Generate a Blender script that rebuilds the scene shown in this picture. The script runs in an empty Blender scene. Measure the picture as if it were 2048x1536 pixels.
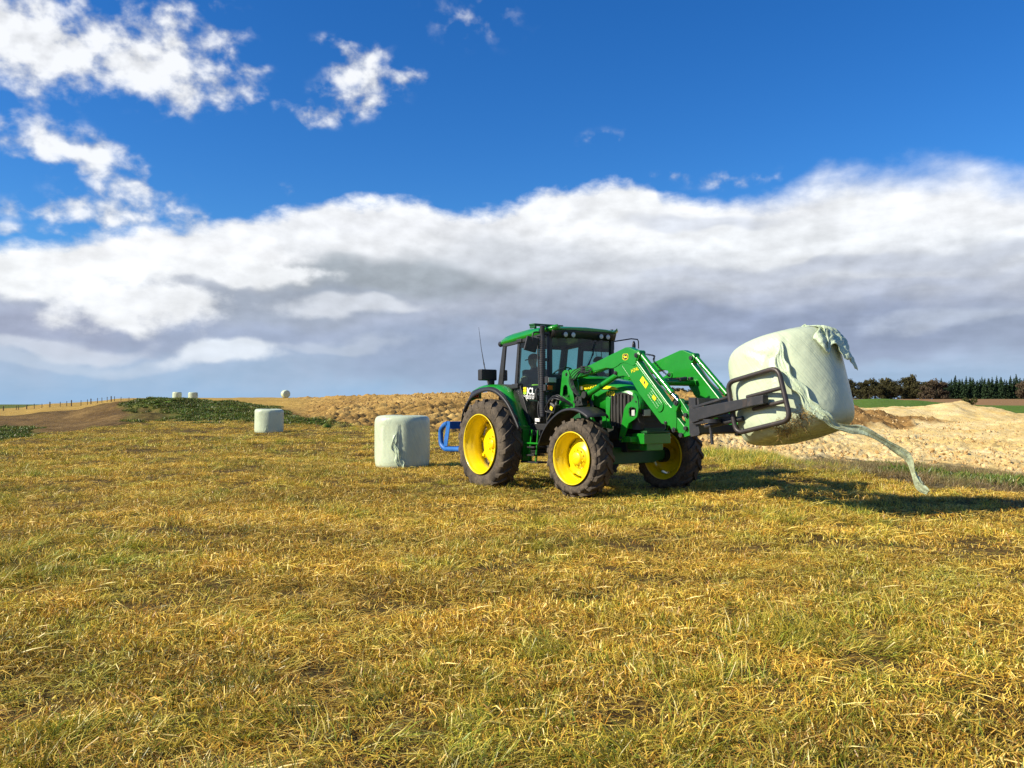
import bpy, bmesh, math, random
import numpy as np
from mathutils import Vector, Matrix, noise as mnoise
R = math.radians
rng = np.random.default_rng(11)
random.seed(5)
scene = bpy.context.scene
COL = scene.collection

# ---------------------------------------------------------------- camera
FPX, PITCH, EYE = 1689.2, R(1.1063), 1.6
cd = bpy.data.cameras.new('camera'); cam = bpy.data.objects.new('camera', cd); COL.objects.link(cam)
cam.location = (0, 0, EYE); cam.rotation_euler = (R(90) + PITCH, 0, 0)
cd.sensor_fit = 'HORIZONTAL'; cd.sensor_width = 36.0; cd.lens = 36.0 * FPX / 2048
cd.clip_start = 0.05; cd.clip_end = 20000
scene.camera = cam
# ---------------------------------------------------------------- exposure and sampling
scene.view_settings.view_transform = 'Standard'; scene.view_settings.look = 'None'
scene.view_settings.exposure = 0.46; scene.view_settings.gamma = 1.0
scene.cycles.max_bounces = 6; scene.cycles.diffuse_bounces = 2; scene.cycles.glossy_bounces = 3
scene.cycles.transmission_bounces = 4; scene.cycles.transparent_max_bounces = 12
scene.cycles.use_denoising = True; scene.cycles.denoising_input_passes = 'RGB_ALBEDO_NORMAL'; scene.cycles.denoising_prefilter = 'NONE'
scene.cycles.sample_clamp_indirect = 6.0
# ---------------------------------------------------------------- sun
SUN_AZ, SUN_EL = math.atan2(-0.955, -0.30), R(33)
sdir = Vector((math.sin(SUN_AZ) * math.cos(SUN_EL), math.cos(SUN_AZ) * math.cos(SUN_EL), math.sin(SUN_EL)))
sl = bpy.data.lights.new('sun', 'SUN'); sl.energy = 5.0; sl.angle = R(0.53); sl.color = (1.0, 0.91, 0.74)
so = bpy.data.objects.new('sun', sl); COL.objects.link(so)
so.rotation_euler = sdir.to_track_quat('Z', 'Y').to_euler(); so.location = (-30, -10, 40)

# ---------------------------------------------------------------- node maths
class S:
    """A socket with arithmetic: builds Math nodes."""
    def __init__(s, nt, sock): s.nt, s.k = nt, sock
    def _m(s, op, *a, clamp=False):
        n = s.nt.nodes.new('ShaderNodeMath'); n.operation = op; n.use_clamp = clamp
        for i, x in enumerate((s,) + a):
            if isinstance(x, S): s.nt.links.new(x.k, n.inputs[i])
            else: n.inputs[i].default_value = float(x)
        return S(s.nt, n.outputs[0])
    def __add__(s, o): return s._m('ADD', o)
    __radd__ = __add__
    def __mul__(s, o): return s._m('MULTIPLY', o)
    __rmul__ = __mul__
    def __sub__(s, o): return s._m('SUBTRACT', o)
    def __rsub__(s, o): return (s * -1.0) + o
    def __truediv__(s, o): return s._m('DIVIDE', o)
    def mx(s, o): return s._m('MAXIMUM', o)
    def mn(s, o): return s._m('MINIMUM', o)
    def madd(s, a, b): return s._m('MULTIPLY_ADD', a, b)
    def clamp(s): return s._m('ADD', 0.0, clamp=True)
    def step(s, lo, hi, a=0.0, b=1.0):
        n = s.nt.nodes.new('ShaderNodeMapRange'); n.interpolation_type = 'SMOOTHSTEP'
        s.nt.links.new(s.k, n.inputs[0])
        for i, x in zip((1, 2, 3, 4), (lo, hi, a, b)): n.inputs[i].default_value = x
        return S(s.nt, n.outputs[0])
def vec(nt, x, y, z=0.0):
    n = nt.nodes.new('ShaderNodeCombineXYZ')
    for i, v in enumerate((x, y, z)):
        if isinstance(v, S): nt.links.new(v.k, n.inputs[i])
        else: n.inputs[i].default_value = v
    return S(nt, n.outputs[0])
def vmath(a, op, b):
    n = a.nt.nodes.new('ShaderNodeVectorMath'); n.operation = op; a.nt.links.new(a.k, n.inputs[0])
    if isinstance(b, S): a.nt.links.new(b.k, n.inputs[1])
    elif b is not None: n.inputs[1].default_value = b
    return S(a.nt, n.outputs['Value'] if op in ('DOT_PRODUCT', 'LENGTH') else n.outputs[0])
def sep(v):
    n = v.nt.nodes.new('ShaderNodeSeparateXYZ'); v.nt.links.new(v.k, n.inputs[0])
    return [S(v.nt, n.outputs[i]) for i in range(3)]
def noise(v, scale, detail=3, rough=0.55, color=False, dist=0.0):
    n = v.nt.nodes.new('ShaderNodeTexNoise'); v.nt.links.new(v.k, n.inputs['Vector'])
    n.inputs['Scale'].default_value = scale; n.inputs['Detail'].default_value = detail
    n.inputs['Roughness'].default_value = rough; n.inputs['Distortion'].default_value = dist
    return S(v.nt, n.outputs['Color' if color else 'Fac'])
def mix(nt, f, a, b):
    n = nt.nodes.new('ShaderNodeMix'); n.data_type = 'RGBA'
    for i, x in ((0, f), (6, a), (7, b)):
        if isinstance(x, S): nt.links.new(x.k, n.inputs[i])
        elif i == 0: n.inputs[i].default_value = x
        else: n.inputs[i].default_value = (*x[:3], 1)
    return S(nt, n.outputs[2])
def ramp(f, stops, interp='LINEAR'):
    n = f.nt.nodes.new('ShaderNodeValToRGB'); f.nt.links.new(f.k, n.inputs[0]); cr = n.color_ramp
    cr.interpolation = interp
    while len(cr.elements) < len(stops): cr.elements.new(0.5)
    for e, (p, c) in zip(cr.elements, stops): e.position = p; e.color = (*c[:3], 1)
    return S(f.nt, n.outputs[0])
def lin(r, g, b):
    f = lambda c: (c / 255 / 12.92) if c / 255 <= 0.04045 else ((c / 255 + 0.055) / 1.055) ** 2.4
    return (f(r), f(g), f(b))

# ---------------------------------------------------------------- world: Nishita sky with clouds by direction
def pix_dir(u, v):
    x, z0 = (u - 1024) / FPX, (768 - v) / FPX
    d = Vector((x, math.cos(PITCH) - z0 * math.sin(PITCH), math.sin(PITCH) + z0 * math.cos(PITCH))).normalized()
    return math.degrees(math.atan2(d.x, d.y)), math.degrees(math.asin(d.z))
world = bpy.data.worlds.new('World'); scene.world = world; world.use_nodes = True
nt = world.node_tree; nt.nodes.clear()
sky = nt.nodes.new('ShaderNodeTexSky'); sky.sky_type = 'NISHITA'; sky.sun_disc = False
sky.sun_elevation = SUN_EL; sky.sun_rotation = SUN_AZ % (2 * math.pi); sky.altitude = 50
sky.air_density = 1.0; sky.dust_density = 0.4; sky.ozone_density = 2.2
tc = nt.nodes.new('ShaderNodeTexCoord')
D = S(nt, tc.outputs['Generated']); dx, dy, dz = sep(D)
az = dx._m('ARCTAN2', dy) * 57.29578
el = dz._m('ARCSINE') * 57.29578
ae = vec(nt, az, el)
# clear blue, made a little deeper as the photograph's
skyc = S(nt, sky.outputs[0])
hs = nt.nodes.new('ShaderNodeHueSaturation'); nt.links.new(skyc.k, hs.inputs['Color'])
hs.inputs['Saturation'].default_value = 1.35; hs.inputs['Value'].default_value = 1.0
blue = vmath(S(nt, hs.outputs[0]), 'MULTIPLY', (0.58, 0.98, 1.40))
pn = vec(nt, az * 0.10, el * 0.17)                # stretched along the horizon
pn2 = vec(nt, az * 0.10, el * 0.13)
f1 = noise(pn, 1.6, 6, 0.58)
f2 = noise(pn2, 3.6, 5, 0.52)
f1s = noise(vmath(pn, 'ADD', (0.05, -0.09, 0.0)), 1.6, 3, 0.55)
wv = noise(pn, 1.1, 3, 0.5, color=True)
wae = vmath(vmath(wv, 'SUBTRACT', (0.5, 0.5, 0.5)), 'MULTIPLY', (9.0, 5.0, 0.0))
q = vmath(ae, 'ADD', wae)
def blob(u, v, ru, rv, coord):
    a, e = pix_dir(u, v); k = 1689.2 * R(1)
    dd = vmath(vmath(coord, 'SUBTRACT', (a, e, 0)), 'MULTIPLY', (k / ru, k / rv, 0))
    n = vmath(dd, 'DOT_PRODUCT', dd)
    return (n * -1.0)._m('EXPONENT')
# the long bank of cloud
top = [(-300, 470), (0, 483), (130, 487), (250, 462), (400, 450), (480, 440), (600, 420), (690, 412), (860, 413), (930, 430),
       (1050, 408), (1100, 376), (1290, 378), (1330, 398), (1450, 396), (1560, 392), (1620, 372), (1700, 368), (1900, 346), (2048, 366), (2350, 350)]
fc = nt.nodes.new('ShaderNodeFloatCurve'); cv = fc.mapping.curves[0]
pts = [((pix_dir(u, v)[0] + 45) / 90, pix_dir(u, v)[1] / 30) for u, v in top]
pts = [(0, pts[0][1])] + pts + [(1, pts[-1][1])]
while len(cv.points) < len(pts): cv.points.new(0.5, 0.5)
for p, (x, y) in zip(cv.points, pts): p.location = (x, y); p.handle_type = 'AUTO'
fc.mapping.update()
nt.links.new(((az + 45.0) / 90.0).clamp().k, fc.inputs['Value'])
etop = S(nt, fc.outputs[0]) * 30.0
below = etop - el + (f1 - 0.5) * 3.0 + (f2 - 0.5) * 1.8
soft = az.step(8, 26, 0.55, 1.7)
ba = (below / soft).step(-0.9, 0.9)
cols = [(800, (158, 190, 222)), (765, (166, 191, 218)), (725, (172, 190, 214)), (690, (172, 185, 208)), (640, (178, 187, 206)), (600, (192, 198, 211)),
        (555, (212, 216, 223)), (505, (226, 229, 233)), (455, (240, 241, 244)), (400, (250, 251, 252)), (320, (253, 253, 254))]
bank = ramp((el + (f1 - 0.5) * 3.8 + (f2 - 0.5) * 1.4) / 18.0, [(max(0, pix_dir(1024, v)[1] / 18.0), lin(*c)) for v, c in cols])
fr = (f2 - 0.5) * 1.25 + (f1 - 0.5) * 0.7
for (u, v, ru, rv, c, st, sharp) in [
    (760, 562, 300, 50, (158, 167, 175), 0.85, 0.34), (590, 622, 250, 34, (160, 170, 186), 0.75, 0.34), (1130, 625, 300, 62, (168, 176, 192), 0.6, 0.4),
    (1520, 655, 430, 44, (146, 158, 184), 0.8, 0.4), (950, 712, 260, 55, (152, 168, 194), 0.65, 0.4), (60, 640, 200, 40, (166, 172, 194), 0.7, 0.36),
    (430, 668, 240, 24, (160, 172, 196), 0.65, 0.36), (1850, 665, 260, 30, (152, 164, 188), 0.55, 0.4), (1080, 520, 200, 40, (205, 209, 216), 0.6, 0.4),
    (140, 530, 260, 55, (252, 253, 253), 0.95, 0.26), (380, 505, 220, 50, (253, 253, 254), 0.95, 0.24), (480, 556, 150, 30, (251, 252, 253), 0.9, 0.2),
    (270, 612, 150, 38, (250, 251, 252), 0.95, 0.2), (470, 700, 110, 28, (230, 236, 243), 0.9, 0.26), (130, 684, 110, 18, (218, 224, 234), 0.7, 0.3), (70, 712, 170, 14, (202, 213, 226), 0.45, 0.35),
    (720, 622, 150, 16, (228, 231, 236), 0.65, 0.34), (715, 688, 110, 12, (205, 214, 227), 0.5, 0.34), (330, 716, 90, 14, (202, 213, 227), 0.4, 0.35), (620, 470, 260, 34, (248, 249, 251), 0.8, 0.36),
    (1250, 440, 320, 50, (251, 252, 253), 0.8, 0.4), (1650, 470, 330, 55, (246, 248, 250), 0.8, 0.42), (1980, 420, 190, 44, (249, 250, 252), 0.8, 0.4),
    (1950, 640, 170, 14, (200, 209, 224), 0.6, 0.36), (1830, 530, 320, 16, (198, 204, 216), 0.7, 0.4), (1500, 545, 260, 18, (198, 204, 217), 0.65, 0.4), (1400, 432, 150, 14, (208, 214, 227), 0.6, 0.36), (1700, 585, 260, 14, (180, 188, 206), 0.6, 0.4)]:
    b_ = blob(u, v, ru, rv, q)
    m = (b_ + fr * 0.85).step(0.42 - sharp, 0.42 + sharp, 0.0, st) * b_.step(0.03, 0.40)
    bank = mix(nt, m, bank, lin(*c))
relief = ((f1 - f1s) * 1.1 + (f2 - 0.5) * 0.26 + 1.0) * el.step(0.5, 6.0, 0.25, 1.0) + el.step(0.5, 6.0, 0.75, 0.0)
streak = noise(vec(nt, az * 0.05, el * 0.42 - az * 0.012), 1.7, 4, 0.55)
relief = relief * ((streak - 0.5) * az.step(-12, 12, 0.10, 0.42) + 1.0)
bank = vmath(bank, 'MULTIPLY', vec(nt, relief, relief, relief))
# scattered small clouds in the blue
f3 = noise(vec(nt, az * 0.1, el * 0.125), 5.6, 5, 0.50, dist=0.1)
f3s = noise(vmath(vec(nt, az * 0.1, el * 0.12), 'ADD', (0.014, -0.022, 0.0)), 5.6, 3, 0.5, dist=0.1)
tot = None
for (u, v, ru, rv, st) in [(45, 55, 110, 75, 1.0), (150, 120, 110, 45, .9), (300, 95, 120, 55, .95), (345, 150, 105, 45, 1.0), (350, 198, 60, 28, .85), (400, 40, 90, 45, .45), (-60, 60, 120, 90, 1.0),
        (722, 118, 50, 32, .95), (730, 168, 62, 34, 1.0), (805, 157, 55, 18, .8), (690, 205, 75, 26, .8), (618, 236, 62, 20, .65), (655, 85, 32, 16, .5),
        (75, 280, 100, 30, 1.15), (145, 312, 60, 26, 1.05), (235, 345, 85, 34, .62), (270, 378, 75, 24, .6), (205, 402, 75, 24, .62), (300, 440, 140, 24, .95), (40, 462, 110, 11, .8),
        (575, 378, 40, 12, .45), (1210, 278, 55, 20, .42), (1480, 358, 95, 20, .55), (1340, 350, 60, 10, .4), (950, 40, 110, 50, .36), (480, 185, 60, 30, .45), (500, 133, 34, 10, .5), (110, 425, 120, 20, .45)]:
    b = blob(u, v, ru, rv, ae)
    tot = b * st if tot is None else b.madd(st, tot)
dens = tot * 0.78 + (f3 - 0.5) * 3.3 + (f1 - 0.5) * 0.5 - 0.05
ca = dens.step(0.10, 1.35, 0.0, 0.93) * tot.step(0.05, 0.45)
cl = ((f3 - f3s) * 0.9 + dens.step(0.3, 1.3, 0.70, 0.95)).clamp()
cloud = vec(nt, cl * 0.97, cl * 0.985, cl)
out = mix(nt, ca, vmath(blue, 'MULTIPLY', (0.1, 0.1, 0.1)), cloud)
out = mix(nt, ba, out, vmath(bank, 'MULTIPLY', (0.95, 0.965, 0.985)))
out = vmath(out, 'MULTIPLY', (10.0, 10.0, 10.0))       # Background strength is 0.1
bg = nt.nodes.new('ShaderNodeBackground'); bg.inputs['Strength'].default_value = 0.076
nt.links.new(out.k, bg.inputs['Color'])
wo = nt.nodes.new('ShaderNodeOutputWorld'); nt.links.new(bg.outputs[0], wo.inputs['Surface'])
world.cycles.sampling_method = 'MANUAL'; world.cycles.sample_map_resolution = 512

# ---------------------------------------------------------------- materials
MATS = {}
def material(name):
    m = bpy.data.materials.new(name); m.use_nodes = True
    b = m.node_tree.nodes['Principled BSDF']; MATS[name] = m
    return m, m.node_tree, b
def setin(nt, sock, v):
    if isinstance(v, S): nt.links.new(v.k, sock)
    elif isinstance(v, (tuple, list)): sock.default_value = (*v[:3], 1)
    else: sock.default_value = v
def bump(nt, b, h, strength, dist):
    n = nt.nodes.new('ShaderNodeBump'); n.inputs['Strength'].default_value = strength; n.inputs['Distance'].default_value = dist
    nt.links.new(h.k, n.inputs['Height']); nt.links.new(n.outputs[0], b.inputs['Normal'])
def objcoord(nt): return S(nt, nt.nodes.new('ShaderNodeTexCoord').outputs['Object'])
def worldpos(nt): return S(nt, nt.nodes.new('ShaderNodeNewGeometry').outputs['Position'])
def paint(name, col, rough=0.35, dirt=0.25, dirtcol=(0.10, 0.075, 0.045), coat=0.0, metal=0.0, spec=0.5, nscale=5.0, var=0.12, thr=(0.52, 0.74)):
    m, nt, b = material(name); c = objcoord(nt)
    n1 = noise(c, nscale, 5, 0.65); n2 = noise(c, nscale * 9, 4, 0.7)
    base = mix(nt, n1.step(0.3, 0.75), tuple(x * (1 - var) for x in col), tuple(min(1, x * (1 + var)) for x in col))
    d = (n1 * 0.55 + n2 * 0.45).step(thr[0], thr[1], 0, dirt)
    setin(nt, b.inputs['Base Color'], mix(nt, d, base, dirtcol))
    setin(nt, b.inputs['Roughness'], (d * 0.6 + rough).clamp() + (n2 - 0.5) * 0.08)
    b.inputs['Metallic'].default_value = metal; b.inputs['Coat Weight'].default_value = coat; b.inputs['Coat Roughness'].default_value = 0.08
    b.inputs['Specular IOR Level'].default_value = spec
    bump(nt, b, n2, 0.06, 0.01)
    return m

# ---------------------------------------------------------------- terrain
def hash2(ix, iy, s):
    h = (ix.astype(np.int64) * 374761393 + iy.astype(np.int64) * 668265263 + s * 974634777) & 0xFFFFFFFF
    h = ((h ^ (h >> 13)) * 1274126177) & 0xFFFFFFFF
    return ((h ^ (h >> 16)) & 0xFFFFFF) / float(0xFFFFFF)
def vn(x, y, s=0):
    ix, iy = np.floor(x), np.floor(y); fx, fy = x - ix, y - iy
    fx = fx * fx * (3 - 2 * fx); fy = fy * fy * (3 - 2 * fy)
    a, b, c, d = hash2(ix, iy, s), hash2(ix + 1, iy, s), hash2(ix, iy + 1, s), hash2(ix + 1, iy + 1, s)
    return (a + (b - a) * fx) * (1 - fy) + (c + (d - c) * fx) * fy - 0.5
def fbm(x, y, s=0, o=4, g=0.5):
    t, a, n = 0, 1.0, 0
    for k in range(o):
        t = t + a * vn(x, y, s + k * 17); n += a; a *= g; x, y = x * 2.03 + 13.7, y * 2.03 + 7.1
    return t / n * 2
def sst(x, a, b):
    t = np.clip((x - a) / (b - a), 0, 1); return t * t * (3 - 2 * t)
def zat(v, Y):
    q0 = (768 - v) / FPX
    return EYE + Y * (math.sin(PITCH) + q0 * math.cos(PITCH)) / (math.cos(PITCH) - q0 * math.sin(PITCH))
# ground profiles per bearing: (row in the photo, distance) of: field edge, dip or verge, foot of the next slope, its middle, its crest, a saddle, heap, saddle, far rise; then paddocks
H = lambda z, Y: ('z', z, Y)
PROF = {
 -900: [(930, 24), H(-1.6, 32), (925, 45), (900, 60), (880, 80), H(-.3, 95), (852, 110), H(-.2, 120), (850, 132)],
 0:    [(887, 32), H(-1.7, 41), (884, 55), (850, 75), (833, 95), H(-.35, 103), (826, 110), H(.0, 118), (818, 128)],
 130:  [(866, 42), H(-1.5, 50), (864, 60), (845, 78), (822, 98), H(.25, 104), (814, 110), H(.6, 118), (806, 130)],
 250:  [(848, 57), H(-1.0, 61), (846, 66), (827, 78), (803, 88), H(1.2, 100), (802, 112), H(1.5, 120), (797, 132)],
 330:  [(841, 64), H(-.7, 68), (839, 72), (818, 79), (799, 86), H(1.2, 98), (801, 110), H(1.5, 120), (796, 132)],
 450:  [(841, 63), H(-.7, 66), (839, 70), (822, 76), (805, 83), H(1.2, 96), (800, 108), H(1.5, 118), (795, 130)],
 540:  [(844, 58), H(-.7, 62), (842, 66), (830, 72), (818, 79), H(.9, 92), (801, 105), H(1.5, 116), (795, 130)],
 620:  [(849, 52), H(-.6, 56), (847, 60), (843, 64), (838, 70), H(.9, 86), (803, 98), H(1.6, 110), (795, 126)],
 700:  [(851, 50), H(-.5, 53), (849, 56), (832, 64), (814, 74), H(1.0, 82), (803, 90), H(1.6, 98), (794, 112)],
 900:  [(860, 44), H(-.5, 47), (857, 50), (832, 58), (808, 67), H(1.5, 72), (797, 76), H(1.9, 80), (789, 85)],
 1100: [(874, 36), H(-.5, 39), (872, 42), (838, 52), (808, 62), H(1.5, 68), (797, 72), H(1.9, 77), (787, 82)],
 1300: [(896, 27), H(-.4, 29), (893, 32), (850, 46), (812, 60), H(1.3, 66), (798, 70), H(1.8, 75), (787, 80)],
 1412: [(916, 22.5), (912, 25), (908, 28), (860, 45), (818, 60), H(1.0, 66), (800, 70), H(1.6, 75), (789, 80)],
 1592: [(935, 18.4), (931, 23), (928, 28), (866, 50), (826, 62), H(.6, 68), (805, 74), H(1.2, 90), (799, 110)],
 1690: [(957, 16.2), (941, 24), (929, 32), (866, 56), (817, 66), H(.2, 73), (812, 84), H(.4, 115), (800, 150)],
 1750: [(966, 15.4), (944, 24), (930, 33), (864, 58), (824, 67), H(.0, 76), (817, 90), H(.5, 115), (797, 150)],
 1820: [(975, 14.8), (947, 24), (932, 33), (861, 60), (839, 69), H(-.5, 78), (815, 93), H(.4, 115), (800, 150)],
 1880: [(982, 14.4), (952, 23), (935, 33), (859, 61), (850, 69), H(-.7, 78), (811, 95), H(.2, 115), (805, 150)],
 1918: [(987, 14.1), (956, 22), (938, 32), (858, 62), (853, 69), H(-.8, 78), (805, 97), H(.0, 115), (808, 150)],
 1960: [(992, 13.8), (960, 22), (942, 32), (858, 62), (852, 69), H(-.8, 78), (815, 96), H(-.4, 115), (811, 150)],
 2060: [(1006, 13.0), (975, 20), (956, 30), (860, 60), (850, 68), H(-.9, 78), (831, 94), H(-.8, 115), (812, 150)],
 2900: [(1100, 9.5), (1010, 16), (975, 26), (872, 55), (860, 64), H(-1.2, 78), (838, 94), H(-1.0, 115), (815, 150)],
}
PU = np.array(sorted(PROF)); PK = []
for u in PU:
    c = math.hypot(1, (u - 1024) / FPX); row = [(0.0, 0.0)]
    for p in PROF[u]:
        Y, z = (p[2], p[1]) if p[0] == 'z' else (p[1], zat(*p))
        row.append((Y * c, z))
    t = np.clip((u - 1200) / 500, 0, 1)
    for Yl, zl, Yr, zr in ((200, -1.5, 300, zat(811, 300)), (300, -3.0, 455, zat(798, 455)), (480, -4, 520, zat(799, 520)), (1500, -10, 1500, zat(806, 1500)), (9000, -40, 9000, -40)):
        row.append(((Yl + (Yr - Yl) * t) * c, zl + (zr - zl) * t))
    PK.append(row)
PK = np.array(PK)                                       # [bearing, knot, (r, z)]
PT = np.degrees(np.arctan((PU - 1024) / FPX))
def knots(th):
    """profile knots at bearing th (degrees), smooth along the bearing"""
    i = np.clip(np.searchsorted(PT, th) - 1, 0, len(PT) - 2); f = np.clip((th - PT[i]) / (PT[i + 1] - PT[i]), 0, 1); f = f * f * (3 - 2 * f) * .6 + f * .4
    f = f[:, None]
    return PK[i, :, 0] * (1 - f) + PK[i + 1, :, 0] * f, PK[i, :, 1] * (1 - f) + PK[i + 1, :, 1] * f
def terrain(x, y):
    """height and zone weights; x, y flat arrays"""
    th = np.degrees(np.arctan2(x, y)); r = np.hypot(x, y); back = sst(np.abs(th), 60, 100)
    thc = np.clip(th, PT[0], PT[-1]); thw = thc + (fbm(x * .3, y * .3, 5, 3)) * 0.5
    KR, KZ = knots(np.clip(thw, PT[0], PT[-1]))
    rw = r * (1 + .02 * fbm(x * .25, y * .25, 9, 3))
    z = np.zeros_like(r); s = np.zeros_like(r)
    for k in range(KR.shape[1] - 1):
        a, b = KR[:, k], KR[:, k + 1]; m = (rw >= a) & (rw < b)
        f = (rw - a) / np.maximum(b - a, .01); fs = f * f * (3 - 2 * f); fs = .55 * f + .45 * fs
        zz = KZ[:, k] + (KZ[:, k + 1] - KZ[:, k]) * (f if k == 0 else fs)
        z = np.where(m, zz, z); s = np.where(m, k + f, s)
    u = 1024 + FPX * np.tan(np.radians(thc))
    j = fbm(x * .5, y * .5, 31, 4) * .35; ju = fbm(x * .2, y * .2, 41, 4) * 45
    uu = u + ju; ss = s + j
    left = 1 - sst(uu, 600, 760); right = sst(uu, 1380, 1450)
    W = {}
    field = 1 - sst(ss + .3 * j, .98, 1.06)
    verge = right * sst(ss, .95, 1.05) * (1 - sst(ss, 2.85, 3.05))
    beyond = sst(ss, 1.0, 1.1)
    # left: brown cut earth, green mound, dry grass skyline
    brown = beyond * (1 - sst(uu, 262, 330)) * (1 - sst(ss, 4.6, 5.3))
    mound = beyond * sst(uu, 235, 290) * (1 - sst(uu, 560 + 55 * (4 - np.clip(ss, 2, 5)), 640 + 55 * (4 - np.clip(ss, 2, 5)))) * (1 - sst(ss, 5.6, 6.0))
    moundbare = mound * (1 - sst(uu, 300, 420) * 1.0) * (1 - sst(ss, 4.1, 4.8))
    green = mound * (1 - .85 * moundbare) + beyond * (1 - sst(uu, 20, 120)) * (1 - sst(ss, 3.2, 3.9))
    drytop = beyond * (1 - sst(uu, 640, 740)) * sst(ss, 5.2, 6.0) * (1 - sst(ss, 9.6, 9.9))
    spoil = beyond * sst(uu, 560, 640) * (1 - sst(uu, 1400, 1500)) * (1 - sst(ss, 9.6, 10)) * (1 - sst(uu, 1e8, 2e8))
    sand = sst(uu, 1380, 1480) * sst(ss, 2.9, 3.05) * (1 - sst(ss, 7.25, 7.6))
    ridge = sst(uu, 1560, 1680) * (1 - sst(uu, 1880, 1960)) * sst(ss, 4.05, 4.25) * (1 - sst(ss, 5.0, 5.3))
    hill = sst(uu, 1480, 1600) * sst(ss, 7.3, 7.6) * (1 - sst(ss, 9.55, 9.75))
    paddock = sst(uu, 1480, 1600) * sst(ss, 9.6, 9.8) * (1 - sst(ss, 11.6, 12))
    far = sst(ss, 11.5, 12)
    W['field'] = np.clip(field + back, 0, 1); W['verge'] = verge; W['brown'] = np.clip(brown + moundbare * .9, 0, 1); W['green'] = np.clip(green + hill + far * .6, 0, 1)
    W['dry'] = drytop; W['spoil'] = spoil; W['sand'] = sand; W['ridge'] = ridge; W['paddock'] = paddock; W['hill'] = hill; W['mound'] = mound
    # small relief
    near = np.clip(r / 8, .3, 1)
    z = z + W['field'] * near * (.05 * fbm(x * .35, y * .35, 3, 3) + .022 * fbm(x * 1.7, y * 1.7, 4, 3))
    far_off = sst(np.hypot(x - 1.4, y - 14.6), 4.5, 9)
    z = z + W['field'] * near * far_off * .17 * fbm(x * .15 + 3.3, y * .17, 7, 2)
    z = z + verge * (.16 * fbm(x * .8, y * .8, 51, 4) + .05 * fbm(x * 4, y * 4, 52, 3))
    cl = np.abs(fbm(x * 1.6, y * 1.6, 61, 4, .6)); cl2 = fbm(x * 3.6, y * 3.6, 62, 3, .6)
    rough = np.clip(spoil + sand * (1 - .65 * sst(uu, 1600, 1750) * (1 - sst(ss, 2.9, 3.35) * (1 - sst(ss, 3.5, 3.8)))) + ridge * .8, 0, 1)
    z = z + rough * (.26 * (cl - .15) + .22 * cl2 + .12 * fbm(x * 7, y * 7, 63, 2))
    rk = np.sin((x * .75 - y * .42) * 3.3 + 2.2 * fbm(x * .15, y * .15, 71, 3) + 1.5 * fbm(x * .7, y * .7, 72, 2))
    z = z + spoil * (1 - sst(uu, 850, 1050)) * (1 - sst(ss, 4.6, 5.6)) * .26 * rk
    z = z + spoil * sst(ss, 7.5, 8.6) * .35 * np.maximum(0, fbm(x * .9, y * .9, 81, 3) + .1)
    z = z + ridge * (.75 * np.abs(fbm(x * .5, y * .5, 91, 4, .6)) - .1)
    z = z + sand * (.55 * fbm(x * .10, y * .16, 95, 4, .55) + .30 * np.abs(fbm(x * .35, y * .35, 96, 3)) + .30 * fbm(x * .05, y * .42, 97, 3)) * sst(ss, 3.4, 4)
    z = z + mound * (.35 * fbm(x * .5, y * .5, 98, 4, .6)) + W['brown'] * .25 * fbm(x * .35, y * .35, 99, 4)
    z = z + drytop * .12 * fbm(x * .3, y * .3, 101, 3)
    z = z * (1 - back)
    return z, W, ss, uu
def ground_z(x, y):
    return float(terrain(np.array([float(x)]), np.array([float(y)]))[0][0])
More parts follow.
